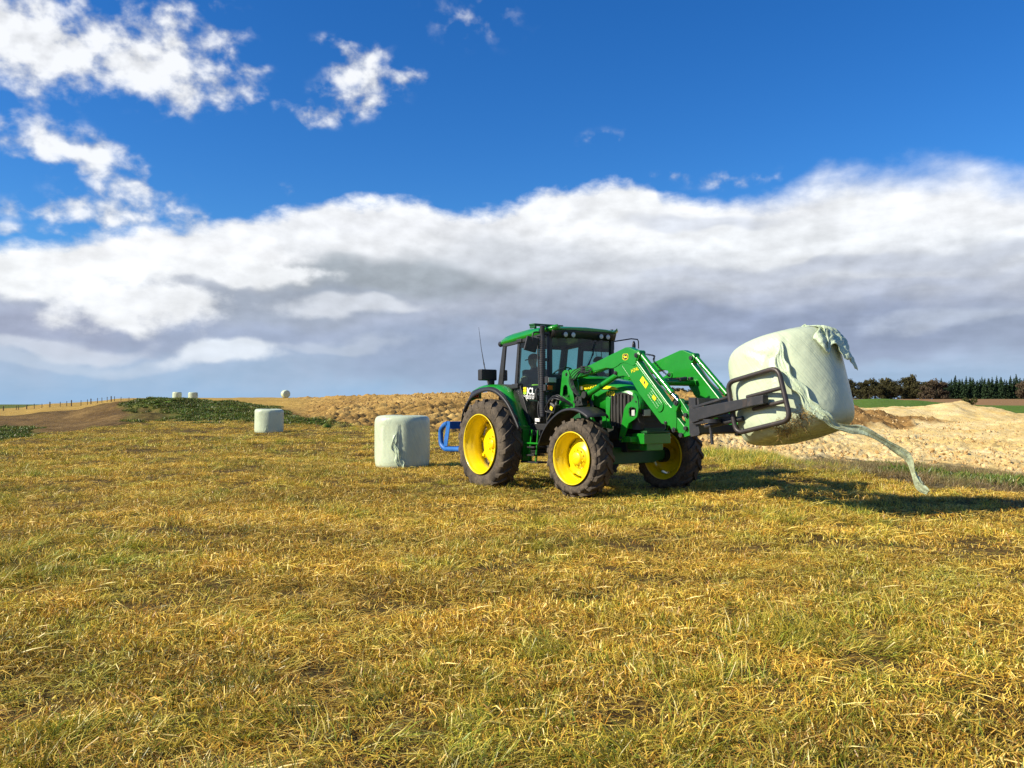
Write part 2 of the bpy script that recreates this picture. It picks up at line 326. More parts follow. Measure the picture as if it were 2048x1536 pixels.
def make_ground():
    ths = np.concatenate([np.arange(-180, -72, 6), np.arange(-72, -37, 1.0), np.arange(-37, 37, 0.15), np.arange(37, 72, 1.0), np.arange(72, 180, 6)])
    rs = np.concatenate([[0.4], np.geomspace(.9, 20, 130), np.arange(20.16, 118, 0.19), np.geomspace(118.5, 9000, 170)])
    T, Rr = np.meshgrid(np.radians(ths), rs); n, m = T.shape
    x = (Rr * np.sin(T)).ravel(); y = (Rr * np.cos(T)).ravel()
    z = np.empty_like(x); A = np.zeros((len(x), 4), np.float32); B = np.zeros((len(x), 4), np.float32); A[:, 3] = 1; B[:, 3] = 1; Cc = B.copy()
    for i in range(0, len(x), 60000):
        sl_ = slice(i, i + 60000); zz, W, _, _ = terrain(x[sl_], y[sl_]); z[sl_] = zz
        A[sl_, 0], A[sl_, 1], A[sl_, 2] = W['field'], W['verge'], W['brown']
        B[sl_, 0], B[sl_, 1], B[sl_, 2] = W['green'], W['dry'], W['spoil']
        Cc[sl_, 0], Cc[sl_, 1], Cc[sl_, 2] = W['sand'], W['ridge'], W['paddock']
    idx = np.arange(n * m).reshape(n, m)
    a = idx[:-1, :]; b = np.roll(idx, -1, 1)[:-1, :]; c = np.roll(idx, -1, 1)[1:, :]; d = idx[1:, :]
    f = np.stack([a, d, c, b], -1).reshape(-1, 4)
    me = bpy.data.meshes.new('ground')
    me.vertices.add(n * m + 1); co = np.column_stack([x, y, z]); co = np.vstack([co, [0, 0, float(z[:m].mean())]]); me.vertices.foreach_set('co', co.ravel())
    tri = np.stack([idx[0], np.roll(idx[0], -1), np.full(m, n * m)], -1)
    me.loops.add(f.size + tri.size); me.loops.foreach_set('vertex_index', np.concatenate([f.ravel(), tri.ravel()]).astype(np.int32))
    me.polygons.add(len(f) + len(tri))
    me.polygons.foreach_set('loop_start', np.concatenate([np.arange(len(f)) * 4, len(f) * 4 + np.arange(len(tri)) * 3]).astype(np.int32))
    me.polygons.foreach_set('use_smooth', np.ones(len(f) + len(tri), bool))
    for nm, arr in (('za', A), ('zb', B), ('zc', Cc)):
        at = me.color_attributes.new(nm, 'FLOAT_COLOR', 'POINT'); at.data.foreach_set('color', np.vstack([arr, [[1, 0, 0, 1]] if nm == 'za' else [[0, 0, 0, 1]]]).ravel().astype(np.float32))
    me.update(calc_edges=True); me.validate()
    o = bpy.data.objects.new('ground', me); COL.objects.link(o); o['kind'] = 'structure'
    m_, nt, bs = material('ground'); P = worldpos(nt)
    def attr(nm):
        n_ = nt.nodes.new('ShaderNodeAttribute'); n_.attribute_name = nm; return sep(S(nt, n_.outputs['Color']))
    (fi, ve, br), (gr, dr, sp), (sa, ri, pa) = attr('za'), attr('zb'), attr('zc')
    n0 = noise(P, .12, 4, .6); n1 = noise(P, .9, 5, .62); n2 = noise(P, 5, 4, .65); n3 = noise(P, 22, 4, .7)
    g = (n1 * .5 + n2 * .5)
    c = ramp(g + (n3 - .5) * .3, [(.25, (.03, .018, .006)), (.45, (.09, .057, .016)), (.6, (.18, .115, .03)), (.8, (.30, .20, .06))])   # field thatch and soil
    def over(c, w, col): return mix(nt, w, c, col)
    c = over(c, ve, ramp(g + (n3 - .5) * .5, [(.3, (.06, .05, .02)), (.5, (.16, .13, .06)), (.72, (.30, .25, .14))]))
    c = over(c, br, ramp(g + (n0 - .5) * .5 + (n3 - .5) * .2, [(.3, (.06, .034, .011)), (.5, (.16, .095, .030)), (.75, (.30, .19, .065))]))
    c = over(c, dr, ramp(g, [(.3, (.28, .16, .036)), (.55, (.46, .30, .07)), (.8, (.56, .40, .12))]))
    c = over(c, sp, ramp(g + (n0 - .5) * .6, [(.28, (.20, .11, .03)), (.5, (.46, .28, .078)), (.75, (.68, .46, .15))]))
    c = over(c, sa, ramp(g * .7 + n0 * .45 - .05, [(.3, (.52, .31, .085)), (.48, (.76, .54, .20)), (.68, (.88, .73, .40))]))
    c = over(c, ri, ramp(g + (n3 - .5) * .3, [(.3, (.12, .06, .02)), (.5, (.32, .18, .055)), (.72, (.50, .31, .11))]))
    c = over(c, gr, ramp(g + (n3 - .5) * .4, [(.3, (.045, .075, .009)), (.5, (.10, .175, .018)), (.72, (.16, .25, .034))]))
    c = over(c, pa, ramp(n1, [(.3, (.22, .12, .045)), (.7, (.34, .20, .085))]))
    setin(nt, bs.inputs['Base Color'], c); bs.inputs['Roughness'].default_value = .95; bs.inputs['Specular IOR Level'].default_value = .15
    bump(nt, bs, n2 * .6 + n3 * .4, .9, .10)
    me.materials.append(m_)
make_ground()

# ---------------------------------------------------------------- paints
G_COL = (0.010, 0.235, 0.014)
green = paint('green_paint', G_COL, rough=.30, dirt=.22, coat=.35, nscale=3.0, var=.10)
dgreen = paint('dark_green_paint', (0.008, 0.085, 0.016), rough=.45, dirt=.35, nscale=4)
yellow = paint('yellow_paint', (0.86, 0.63, 0.003), rough=.32, dirt=.22, coat=.25, nscale=4, var=.06)
decaly = paint('decal_yellow', (0.90, 0.72, 0.01), rough=.4, dirt=.05, var=.03)
black = paint('black_plastic', (0.022, 0.022, 0.023), rough=.5, dirt=.22, nscale=6)
grille = paint('grille_black', (0.030, 0.027, 0.022), rough=.6, dirt=.5, dirtcol=(.12, .085, .04), nscale=7)
iron = paint('black_steel', (0.030, 0.030, 0.032), rough=.42, dirt=.5, dirtcol=(.13, .075, .045), nscale=9)
worn = paint('worn_steel', (0.055, 0.045, 0.040), rough=.45, dirt=.75, dirtcol=(.16, .09, .06), nscale=11, metal=.3)
engine = paint('engine_dark', (0.012, 0.016, 0.012), rough=.7, dirt=.4, nscale=8)
chrome = paint('chrome', (.75, .75, .75), rough=.12, dirt=.05, metal=1.0)
steel = paint('fitting_steel', (.45, .42, .36), rough=.3, dirt=.4, metal=.8, nscale=20)
rubber = paint('hose_rubber', (.018, .018, .018), rough=.45, dirt=.2, nscale=14)
tyrem = paint('tyre_rubber', (.058, .048, .038), rough=.85, dirt=.95, dirtcol=(.16, .125, .085), spec=.25, nscale=3.2, thr=(.36, .66))
bluep = paint('blue_paint', (.015, .13, .42), rough=.5, dirt=.6, dirtcol=(.24, .30, .36), nscale=6)
white = paint('white_vinyl', (.8, .8, .78), rough=.5, dirt=.05, var=.02)
orange = paint('orange_lens', (.75, .12, .02), rough=.25, dirt=.1)
lime = paint('lime_vinyl', (.40, .75, .03), rough=.5, dirt=.05)
lampw = paint('lamp_glass', (.55, .55, .50), rough=.12, dirt=.25, spec=.8)
seatm = paint('seat_fabric', (.02, .025, .022), rough=.9, dirt=.2)
def glass_mat(name, tint, refl=1.0):
    m, nt, b = material(name); nt.nodes.remove(b)
    t = nt.nodes.new('ShaderNodeBsdfTransparent'); gl = nt.nodes.new('ShaderNodeBsdfGlossy'); fr = nt.nodes.new('ShaderNodeFresnel'); fr.inputs[0].default_value = 1.5
    dust = nt.nodes.new('ShaderNodeBsdfDiffuse'); dust.inputs[0].default_value = (.22, .22, .19, 1)
    t.inputs[0].default_value = (*tint, 1); gl.inputs['Roughness'].default_value = .03
    f = S(nt, fr.outputs[0]) * refl; c = objcoord(nt); dn = (noise(c, 3, 5, .7)).step(.5, .85, 0.02, .16)
    m1 = nt.nodes.new('ShaderNodeMixShader'); m2 = nt.nodes.new('ShaderNodeMixShader')
    nt.links.new(dn.k, m1.inputs[0]); nt.links.new(t.outputs[0], m1.inputs[1]); nt.links.new(dust.outputs[0], m1.inputs[2])
    nt.links.new(f.k, m2.inputs[0]); nt.links.new(m1.outputs[0], m2.inputs[1]); nt.links.new(gl.outputs[0], m2.inputs[2])
    nt.links.new(m2.outputs[0], nt.nodes['Material Output'].inputs[0]); return m
glass = glass_mat('tinted_glass', (.50, .78, .74), 1.0)

# ---------------------------------------------------------------- mesh builder
class MB:
    def __init__(s): s.v, s.f, s.sm = [], [], []
    def add(s, vs, fs, smooth=False):
        o = len(s.v); s.v += [tuple(map(float, p)) for p in vs]; s.f += [tuple(i + o for i in f) for f in fs]; s.sm += [smooth] * len(fs); return s
    def box(s, c, d, rot=None):
        hx, hy, hz = d[0] / 2, d[1] / 2, d[2] / 2
        vs = [Vector((x * hx, y * hy, z * hz)) for x in (-1, 1) for y in (-1, 1) for z in (-1, 1)]
        if rot is not None: vs = [rot @ v for v in vs]
        return s.add([v + Vector(c) for v in vs], [(0, 1, 3, 2), (4, 6, 7, 5), (0, 4, 5, 1), (2, 3, 7, 6), (0, 2, 6, 4), (1, 5, 7, 3)])
    def prism(s, pts, a, b, ax=1):
        """polygon in the plane normal to ax, extruded from a to b"""
        def mk(p, t):
            q = list(p); q.insert(ax, t); return q
        ar = sum(pts[i][0] * pts[(i + 1) % len(pts)][1] - pts[(i + 1) % len(pts)][0] * pts[i][1] for i in range(len(pts)))
        if (ar > 0) == (ax == 1): pts = pts[::-1]
        if a > b: a, b = b, a
        n = len(pts); vs = [mk(p, a) for p in pts] + [mk(p, b) for p in pts]
        fs = [tuple(range(n))[::-1], tuple(range(n, 2 * n))] + [(i, (i + 1) % n, n + (i + 1) % n, n + i) for i in range(n)]
        return s.add(vs, fs)
    def tube(s, path, r, n=10, cap=True, smooth=True):
        path = [Vector(p) for p in path]; rs = r if isinstance(r, (list, tuple)) else [r] * len(path)
        vs, fs = [], []; u = None
        for i, p in enumerate(path):
            t = (path[min(i + 1, len(path) - 1)] - path[max(i - 1, 0)]).normalized()
            if u is None: u = t.orthogonal().normalized()
            else: u = (u - t * u.dot(t)).normalized()
            w = t.cross(u)
            for k in range(n):
                a = 2 * math.pi * k / n; vs.append(p + (u * math.cos(a) + w * math.sin(a)) * rs[i])
        for i in range(len(path) - 1):
            for k in range(n):
                fs.append((i * n + k, i * n + (k + 1) % n, (i + 1) * n + (k + 1) % n, (i + 1) * n + k))
        s.add(vs, fs, smooth)
        if cap: s.add(vs[:n], [tuple(range(n))[::-1]]); s.add(vs[-n:], [tuple(range(n))])
        return s
    def cyl(s, a, b, r, n=20): return s.tube([a, b], r, n)
    def lathe(s, prof, c=(0, 0, 0), n=48, smooth=True, closed=False):
        """profile of (radius, y) turned about the y axis"""
        vs, fs = [], []; m = len(prof)
        for k in range(n):
            a = 2 * math.pi * k / n
            for r, y in prof: vs.append((c[0] + r * math.cos(a), c[1] + y, c[2] + r * math.sin(a)))
        for k in range(n):
            for j in range(m if closed else m - 1):
                j2 = (j + 1) % m; k2 = (k + 1) % n
                fs.append((k * m + j, k * m + j2, k2 * m + j2, k2 * m + j))
        return s.add(vs, fs, smooth)
    def grid(s, rows, smooth=True, close=False):
        n = len(rows[0]); vs = [p for r_ in rows for p in r_]; fs = []
        for i in range(len(rows) - 1):
            for k in range(n if close else n - 1):
                k2 = (k + 1) % n; fs.append((i * n + k, i * n + k2, (i + 1) * n + k2, (i + 1) * n + k))
        return s.add(vs, fs, smooth)
    def ball(s, c, r, n=12, sq=(1, 1, 1)):
        rows = []
        for i in range(n // 2 + 1):
            ph = math.pi * i / (n // 2)
            rows.append([(c[0] + r * sq[0] * math.sin(ph) * math.cos(2 * math.pi * k / n), c[1] + r * sq[1] * math.sin(ph) * math.sin(2 * math.pi * k / n), c[2] + r * sq[2] * math.cos(ph)) for k in range(n)])
        return s.grid(rows, True, True)
    def mirror(s):
        m = MB(); m.v = s.v + [(x, -y, z) for x, y, z in s.v]; n = len(s.v)
        m.f = s.f + [tuple(i + n for i in f[::-1]) for f in s.f]; m.sm = s.sm * 2; return m
    def flipped(s):
        m = MB(); m.v = [(x, -y, z) for x, y, z in s.v]; m.f = [f[::-1] for f in s.f]; m.sm = list(s.sm); return m
    def build(s, name, mat, parent=None, bevel=0, solid=0, sub=0, loc=None):
        me = bpy.data.meshes.new(name); me.from_pydata(s.v, [], s.f)
        bm = bmesh.new(); bm.from_mesh(me); bmesh.ops.recalc_face_normals(bm, faces=bm.faces) if solid == 0 else None; bm.to_mesh(me); bm.free()
        me.polygons.foreach_set('use_smooth', s.sm if len(s.sm) == len(me.polygons) else [False] * len(me.polygons)); me.materials.append(mat)
        o = bpy.data.objects.new(name, me); COL.objects.link(o)
        if parent is not None: o.parent = parent
        if loc is not None: o.location = loc
        if solid: md = o.modifiers.new('solid', 'SOLIDIFY'); md.thickness = solid; md.offset = 0
        if bevel:
            md = o.modifiers.new('bevel', 'BEVEL'); md.width = bevel; md.segments = 2; md.limit_method = 'ANGLE'; md.angle_limit = R(35); md.use_clamp_overlap = True
        if sub: md = o.modifiers.new('sub', 'SUBSURF'); md.levels = sub; md.render_levels = sub
        return o
def tag(o, label=None, cat=None, group=None, kind=None):
    if label: o['label'] = label
    if cat: o['category'] = cat
    if group: o['group'] = group
    if kind: o['kind'] = kind
    return o
def empty(name, loc=(0, 0, 0), parent=None, rot=None):
    o = bpy.data.objects.new(name, None); COL.objects.link(o); o.location = loc; o.empty_display_size = .2
    if rot is not None: o.rotation_euler = rot
    if parent is not None: o.parent = parent
    return o
def text(name, body, size, mat, parent, m4, depth=.001, sx=1.0, bold=0.0):
    cu = bpy.data.curves.new(name, 'FONT'); cu.body = body; cu.size = size; cu.extrude = depth; cu.offset = bold
    t = bpy.data.objects.new(name, cu); COL.objects.link(t)
    me = bpy.data.meshes.new_from_object(t.evaluated_get(bpy.context.evaluated_depsgraph_get()))
    bpy.data.objects.remove(t); me.name = name; me.materials.clear(); me.materials.append(mat)
    me.transform(m4 @ Matrix.Diagonal((sx, 1, 1, 1)))
    o = bpy.data.objects.new(name, me); COL.objects.link(o); o.parent = parent; return o
def side_mat(x, y, z, ang=0.0):
    """text plane on the tractor's right side (normal -y), reading towards +x, turned by ang"""
    return Matrix.Translation((x, y, z)) @ Matrix.Rotation(-ang, 4, 'Y') @ Matrix.Rotation(R(90), 4, 'X')
def smooth_path(pts, n=8):
    P = [Vector(p) for p in pts]; out = []
    for i in range(len(P) - 1):
        p0, p1, p2, p3 = P[max(i - 1, 0)], P[i], P[i + 1], P[min(i + 2, len(P) - 1)]
        for k in range(n):
            t = k / n; out.append(.5 * ((2 * p1) + (p2 - p0) * t + (2 * p0 - 5 * p1 + 4 * p2 - p3) * t * t + (3 * p1 - p0 - 3 * p2 + p3) * t ** 3))
    return out + [P[-1]]

# ---------------------------------------------------------------- tractor
HEAD, NOSE_UP, ROLL = 0.9743, 0.0183, -0.0058
TM = Matrix.Rotation(-HEAD, 4, 'Z') @ Matrix.Rotation(-NOSE_UP, 4, 'Y') @ Matrix.Rotation(ROLL, 4, 'X')
TRACTOR_AT = (0.584, 16.264, -0.01)
tr = empty('tractor', TRACTOR_AT); tr.rotation_euler = TM.to_euler()
tag(tr, 'green tractor with yellow wheels and a raised front loader', 'tractor')
TWORLD = Matrix.Translation(TRACTOR_AT) @ TM

def wheel(loc, Rt, w, rim_r, side, front, steer=0.0):
    """side -1: outer face towards -y"""
    t = MB(); rb = rim_r - .015
    prof = [(rb, -.40 * w), (rb + .02, -.455 * w), ((Rt + rb) / 2 - .03, -.5 * w), ((Rt + rb) / 2 + .05, -.498 * w), (Rt - .085, -.475 * w), (Rt - .055, -.44 * w), (Rt - .045, -.30 * w), (Rt - .038, 0)]
    prof = prof + [(r, -y) for r, y in prof[-2::-1]]
    t.lathe(prof, n=72)
    nl = 20 if not front else 18
    for sd in (-1, 1):
        for k in range(nl):
            a0 = 2 * math.pi * (k + (.5 if sd > 0 else 0)) / nl; rows = []
            for j in range(8):
                s_ = j / 7
                if s_ < .72: y = sd * (-.02 + s_ / .72 * .47) * w; r_in = Rt - .05 - .012 * s_; r_out = Rt - .004 - .012 * (s_ / .72) ** 2
                else:
                    q_ = (s_ - .72) / .28; y = sd * (.45 + .055 * q_) * w; r_in = Rt - .06 - .12 * q_; r_out = Rt - .016 - .10 * q_
                    if j == 7: r_out = r_in + .018
                a = a0 + (.30 if not front else .32) * (s_ ** .85) * -1
                hw = (.026 + .014 * s_) / Rt
                oy = sd * .016 * w if s_ >= .72 else 0
                rows.append([((r_in) * math.cos(a - hw * 1.25), y, r_in * math.sin(a - hw * 1.25)), (r_out * math.cos(a - hw), y + oy, r_out * math.sin(a - hw)),
                             (r_out * math.cos(a + hw), y + oy, r_out * math.sin(a + hw)), (r_in * math.cos(a + hw * 1.25), y, r_in * math.sin(a + hw * 1.25))])
            t.grid(rows, False, False); t.add(rows[0], [(0, 1, 2, 3)]); t.add(rows[-1], [(3, 2, 1, 0)])
    yo = -.5 * w                                    # outer face, built for side -1
    rr = rim_r
    rim = MB().lathe([(rr - .02, yo + .03), (rr, yo - .005), (rr + .006, yo - .018), (rr - .012, yo - .022), (rr - .022, yo + .012), (rr - .034, yo + .055), (rr - .058, yo + .075), (rr - .062, yo + .12), (rr - .092, yo + .15),
                      (rr - .098, yo + .345 * (w / .42)), (rr - .06, yo + .375 * (w / .42)), (rr - .03, -yo - .02), (rr - .004, -yo + .012), (rr + .004, -yo + .004), (rr - .01, -yo - .05), (rr - .03, -yo - .09)], n=72)
    d = MB()
    if not front:                                   # dished disc well inside the rim, waisted where the lugs sit
        pr = [(.0, .285), (.15, .285), (.165, .288), (.20, .30), (.33, .312)]
        n = 96; rows = []
        for k in range(n + 1):
            a = 2 * math.pi * k / n; ro = .375 + .066 * (1 if (k % 12) in (0, 1, 11, 2, 10) else 0)
            rows.append([(r * math.cos(a), yo + y, r * math.sin(a)) for r, y in pr + [(ro, .318), (ro, .330)]])
        d.grid(rows)
        d.lathe([(0, yo + .235), (.075, yo + .235), (.085, yo + .245), (.09, yo + .29)], n=28)
        for k in range(8):
            a = 2 * math.pi * k / 8 + .2; d.cyl((.135 * math.cos(a), yo + .255, .135 * math.sin(a)), (.135 * math.cos(a), yo + .29, .135 * math.sin(a)), .017, 6)
            d.box((.405 * math.cos(a - .2), yo + .305, .405 * math.sin(a - .2)), (.05, .04, .05))
    else:
        pr = [(.175, .165), (.19, .17), (.215, .185), (.285, .205)]
        n = 96; rows = []
        for k in range(n + 1):
            a = 2 * math.pi * k / n; ro = .30 + .040 * (1 if (k % 16) in (0, 1, 15, 2, 14, 3, 13) else 0)
            rows.append([(r * math.cos(a), yo + y, r * math.sin(a)) for r, y in pr + [(ro, .212), (ro, .225)]])
        d.grid(rows)
        d.lathe([(0, yo + .085), (.085, yo + .085), (.105, yo + .10), (.11, yo + .135), (.155, yo + .142), (.16, yo + .15), (.178, yo + .168)], n=36)
        for k in range(10):
            a = 2 * math.pi * k / 10; d.cyl((.133 * math.cos(a), yo + .142, .133 * math.sin(a)), (.133 * math.cos(a), yo + .115, .133 * math.sin(a)), .013, 6)
    parts = []
    for b in (d, t, rim): parts.append(b if side < 0 else b.flipped())
    wo = parts[0].build('wheel', yellow, tr, loc=loc); wo.rotation_euler = (0, random.uniform(0, .3), 0)
    wo.rotation_euler = (Matrix.Rotation(steer, 4, 'Z') @ Matrix.Rotation(random.uniform(0, .3), 4, 'Y')).to_euler()
    parts[1].build('tyre', tyrem, wo); parts[2].build('rim', yellow, wo)
    if not front or True:
        hb = MB().cyl((0, yo + .29, 0), (0, -yo + .05, 0), .14 if not front else .13, 24); hb = hb if side < 0 else hb.flipped()
        hb.build('hub', engine, wo)
    return wo
RR, RF = .835, .655
for sd in (-1, 1):
    wheel((0, sd * 1.205, .80), RR, .42, .548, sd, False)
    wheel((2.4, sd * 1.0, .625), RF, .36, .428, sd, True, .077)

# transmission, engine, axles
b = MB().box((.15, 0, .84), (1.2, .62, .46)).box((1.25, 0, .80), (1.2, .46, .5)).box((2.2, 0, .95), (.9, .42, .5))
b.cyl((0, -.98, .80), (0, .98, .80), .15).cyl((0, -.99, .8), (0, -.55, .8), .2)
b.build('transmission', engine, tr, bevel=.02)
b = MB().box((1.85, 0, 1.22), (1.25, .5, .62)).box((1.9, .0, 1.52), (1.0, .42, .1))
for k in range(6): b.box((1.4 + k * .18, -.27, 1.3), (.1, .06, .28))
b.cyl((1.5, -.3, 1.15), (1.5, -.42, 1.15), .09).cyl((1.75, -.3, 1.05), (2.2, -.3, 1.05), .06)
b.build('engine', engine, tr, bevel=.01)
b = MB().prism([(-.82, .58), (-.5, .50), (.5, .50), (.82, .58), (.82, .70), (.4, .78), (-.4, .78), (-.82, .70)], 2.28, 2.52, 0)
b.cyl((2.4, -.86, .625), (2.4, .86, .625), .11)
b.box((2.5, 0, .88), (.9, .38, .26)).cyl((2.28, -.7, .66), (2.2, -.2, .7), .035)
b.build('front_axle', dgreen, tr, bevel=.015)
b = MB().box((3.02, 0, .935), (.28, .585, .17)).box((2.9, 0, .80), (.4, .36, .12))
b.build('weight_bracket', green, tr, bevel=.008)
MB().box((3.10, 0, 1.045), (.16, .50, .035)).box((3.05, 0, 1.08), (.1, .44, .05)).build('front_step', dgreen, tr, bevel=.006)

# hood: a lofted shell
def hood_sec(x, w, top, bot, k=.62):
    pts = []
    for i in range(25):
        t = math.pi * i / 24; c, s_ = math.cos(t), math.sin(t)
        y = -w * (abs(c) ** .42) * (1 if c > 0 else -1); z = (top - .30) + .30 * s_ ** .75
        if i in (0, 24): z = top - .30
        pts.append((x, y, z))
    return [(x, -w, bot)] + pts + [(x, w, bot)]
secs = [(1.30, .43, 2.03, 1.62), (1.6, .425, 2.01, 1.58), (2.0, .42, 1.965, 1.50), (2.35, .415, 1.915, 1.42), (2.6, .405, 1.875, 1.12), (2.85, .385, 1.82, 1.10), (2.95, .36, 1.78, 1.09), (2.955, .358, 1.778, 1.60), (3.06, .30, 1.69, 1.585), (3.09, .25, 1.62, 1.57)]
hm = MB().grid([hood_sec(*s_) for s_ in secs]); hs_ = hood_sec(*secs[-1]); hm.add(hs_, [tuple(range(len(hs_)))])
hood = hm.build('hood', green, tr, solid=.006)
# black side screens with ribs, following the hood's flank
for sd in (-1, 1):
    gr_ = MB(); ol = [(2.53, 1.66), (2.485, 1.50), (2.49, 1.30), (2.56, 1.135), (2.68, 1.10), (2.84, 1.10), (2.93, 1.22), (2.98, 1.42), (2.99, 1.60), (2.93, 1.66), (2.75, 1.69)]
    yy = lambda x: np.interp(x, [2.35, 2.6, 2.85, 2.98, 3.06], [.415, .405, .385, .35, .30])
    n = len(ol); cx, cz = 2.74, 1.4
    vs = [(x, sd * (yy(x) + .012), z) for x, z in ol] + [(2.6 + .0, sd * (yy(2.6) + .014), 1.4), (2.74, sd * (yy(2.74) + .014), 1.4), (2.88, sd * (yy(2.88) + .014), 1.4)]
    fs = []
    for i in range(n):
        xm = (ol[i][0] + ol[(i + 1) % n][0]) / 2; c_ = n if xm < 2.67 else (n + 1 if xm < 2.81 else n + 2); fs.append((i, (i + 1) % n, c_))
    fs += [(2, n, n + 1), (10, 0, n), (10, n + 1, n), (3, 4, n), (4, n + 1, n), (5, n + 2, n + 1), (4, 5, n + 1), (10, n + 1, n + 2), (9, 10, n + 2)]
    gr_.add(vs, fs)
    for k in range(6):
        x = 2.545 + k * .075; zt = 1.64 + .02 * math.sin(k * .6); zb = 1.14 if k < 4 else 1.12 + .12 * (k - 3)
        gr_.box((x, sd * (yy(x) + .02), (zt + zb) / 2), (.030, .022, zt - zb))
    gr_.build('side_grille', grille, hood)
b = MB(); fr_secs = [(2.94, .350, 1.64, 1.085), (3.0, .33, 1.63, 1.08), (3.06, .285, 1.61, 1.08), (3.085, .24, 1.60, 1.085)]
b.grid([[(x, -w, bo), (x, -w, to - .06), (x, -w + .05, to), (x, w - .05, to), (x, w, to - .06), (x, w, bo)] for x, w, to, bo in fr_secs], False)
b.add([(3.085, -.24, 1.085), (3.085, -.24, 1.54), (3.085, -.19, 1.6), (3.085, .19, 1.6), (3.085, .24, 1.54), (3.085, .24, 1.085)], [(0, 1, 2, 3, 4, 5)])
for k in range(7): b.box((3.09, 0, 1.16 + k * .062), (.012, .44, .02))
b.build('front_grille', grille, hood, bevel=.004)
for sd in (-1, 1):
    for (x, y, w_) in ((3.112, .20, .16), (3.045, .365, .10)):
        h_ = MB().box((x, sd * y, 1.35), (.05, w_, .12)); h_.build('headlight_housing', black, hood, bevel=.01)
    h_ = MB().box((3.137, sd * .20, 1.35), (.014, .14, .10)); h_.build('headlight', lampw, hood, bevel=.008)
    h_ = MB().box((3.05, sd * .42, 1.35), (.075, .014, .095)); h_.build('headlight', lampw, hood, bevel=.006)
# yellow stripe, model number
st = [(1.62, 1.825), (1.9, 1.845), (2.2, 1.825), (2.45, 1.80), (2.62, 1.775), (2.70, 1.735), (2.60, 1.735), (2.35, 1.755), (2.0, 1.765), (1.62, 1.755)]
for sd in (-1, 1): MB().prism([(x, z) for x, z in st], sd * .405, sd * .4315).build('hood_stripe', decaly, hood)
text('model_number', '6430', .105, decaly, hood, side_mat(2.40, -.424, 1.645, R(-2)), bold=.001)
# cowl, fuel tank, under-hood frame
MB().box((1.5, 0, 1.45), (.35, .86, .5)).box((1.22, 0, 1.55), (.06, 1.4, .85)).build('firewall', engine, tr, bevel=.02)
MB().box((1.32, -.52, .88), (.62, .34, .46)).build('fuel_tank', black, tr, bevel=.06)
MB().box((1.0, .62, .85), (1.0, .4, .42)).build('fuel_tank', black, tr, bevel=.06)
b = MB().prism([(1.72, 1.56), (1.98, 1.62), (2.06, 1.40), (2.02, 1.30), (1.8, 1.34)], -.40, -.445).prism([(2.05, 1.42), (2.40, 1.31), (2.40, 1.26), (2.05, 1.36)], -.43, -.46)
b.prism([(2.34, 1.30), (2.42, 1.30), (2.44, 1.10), (2.30, 1.12)], -.42, -.46).prism([(2.40, 1.66), (2.52, 1.60), (2.49, 1.2), (2.55, 1.09), (2.46, 1.09), (2.40, 1.25)], -.41, -.44)
b.build('side_frame', green, tr, bevel=.006)
MB().prism([(1.88, 1.62), (2.0, 1.645), (2.0, 1.53), (1.90, 1.51)], -.446, -.449).build('warning_sticker', orange, tr)
MB().prism([(1.91, 1.50), (1.99, 1.51), (1.99, 1.45), (1.92, 1.44)], -.446, -.449).build('warning_sticker', decaly, tr)

# ---- cab
cab = MB()
for sd in (-1, 1):
    y0 = sd * .755
    cab.prism([(-.215, 2.68), (-.115, 2.68), (-.245, 1.88), (-.405, 1.88)], y0, sd * .65)              # rear post
    cab.prism([(.275, 2.70), (.345, 2.70), (.245, 1.86), (.155, 1.86)], y0 - sd * .004, sd * .69)       # door post
    cab.prism([(1.19, 2.76), (1.26, 2.76), (1.25, 1.12), (1.15, 1.12)], y0 - sd * .002, sd * .68)       # front post
    cab.prism([(-.22, 2.70), (1.26, 2.80), (1.26, 2.72), (-.20, 2.62)], y0 + sd * .003, sd * .66)       # roof rail
    cab.prism([(-.42, 1.93), (.36, 1.87), (.66, 1.20), (.66, 1.10), (.55, 1.12), (.25, 1.80), (-.42, 1.86)], y0 + sd * .002, sd * .70)   # wheel arch rim
    cab.prism([(.60, 1.17), (1.26, 1.17), (1.26, 1.06), (.62, 1.06)], y0 + sd * .006, sd * .62)         # sill
    cab.prism([(.885, 2.70), (.915, 2.70), (.985, 1.20), (.955, 1.20)], sd * .758, sd * .735)            # door seal
    cab.prism([(-.40, 1.88), (.3, 1.80), (.6, 1.1), (-.4, 1.1)], sd * .735, sd * .66)
cab.box((1.225, 0, 2.755), (.07, 1.36, .07)).box((-.17, 0, 2.66), (.07, 1.36, .08)).box((-.32, 0, 1.88), (.08, 1.36, .10)).box((-.38, 0, 1.5), (.06, 1.36, .75))
cab.box((1.22, 0, 2.0), (.06, 1.36, .08))
cab.box((.4, 0, 1.08), (1.6, 1.36, .08))
cab.build('cab_frame', black, tr, bevel=.008)
roof = MB()
def rsec(x, w, z0, z1):
    return [(x, -w + .05, z0 - .012), (x, -w, z0 + .025), (x, -w + .012, z0 + .07), (x, -w + .09, z1 - .018), (x, -w * .6, z1), (x, 0, z1 + .012), (x, w * .6, z1), (x, w - .09, z1 - .018), (x, w - .012, z0 + .07), (x, w, z0 + .025), (x, w - .05, z0 - .012)]
rs_ = [(-.315, .70, 2.675, 2.745), (-.30, .755, 2.672, 2.80), (-.20, .79, 2.68, 2.835), (.1, .80, 2.70, 2.875), (.6, .80, 2.745, 2.91), (1.0, .80, 2.78, 2.915), (1.25, .79, 2.80, 2.90), (1.37, .76, 2.83, 2.885), (1.42, .70, 2.845, 2.868)]
roof.grid([rsec(*s_) for s_ in rs_]); roof.add(rsec(*rs_[0]), [tuple(range(11))]); roof.add(rsec(*rs_[-1]), [tuple(range(11))[::-1]])
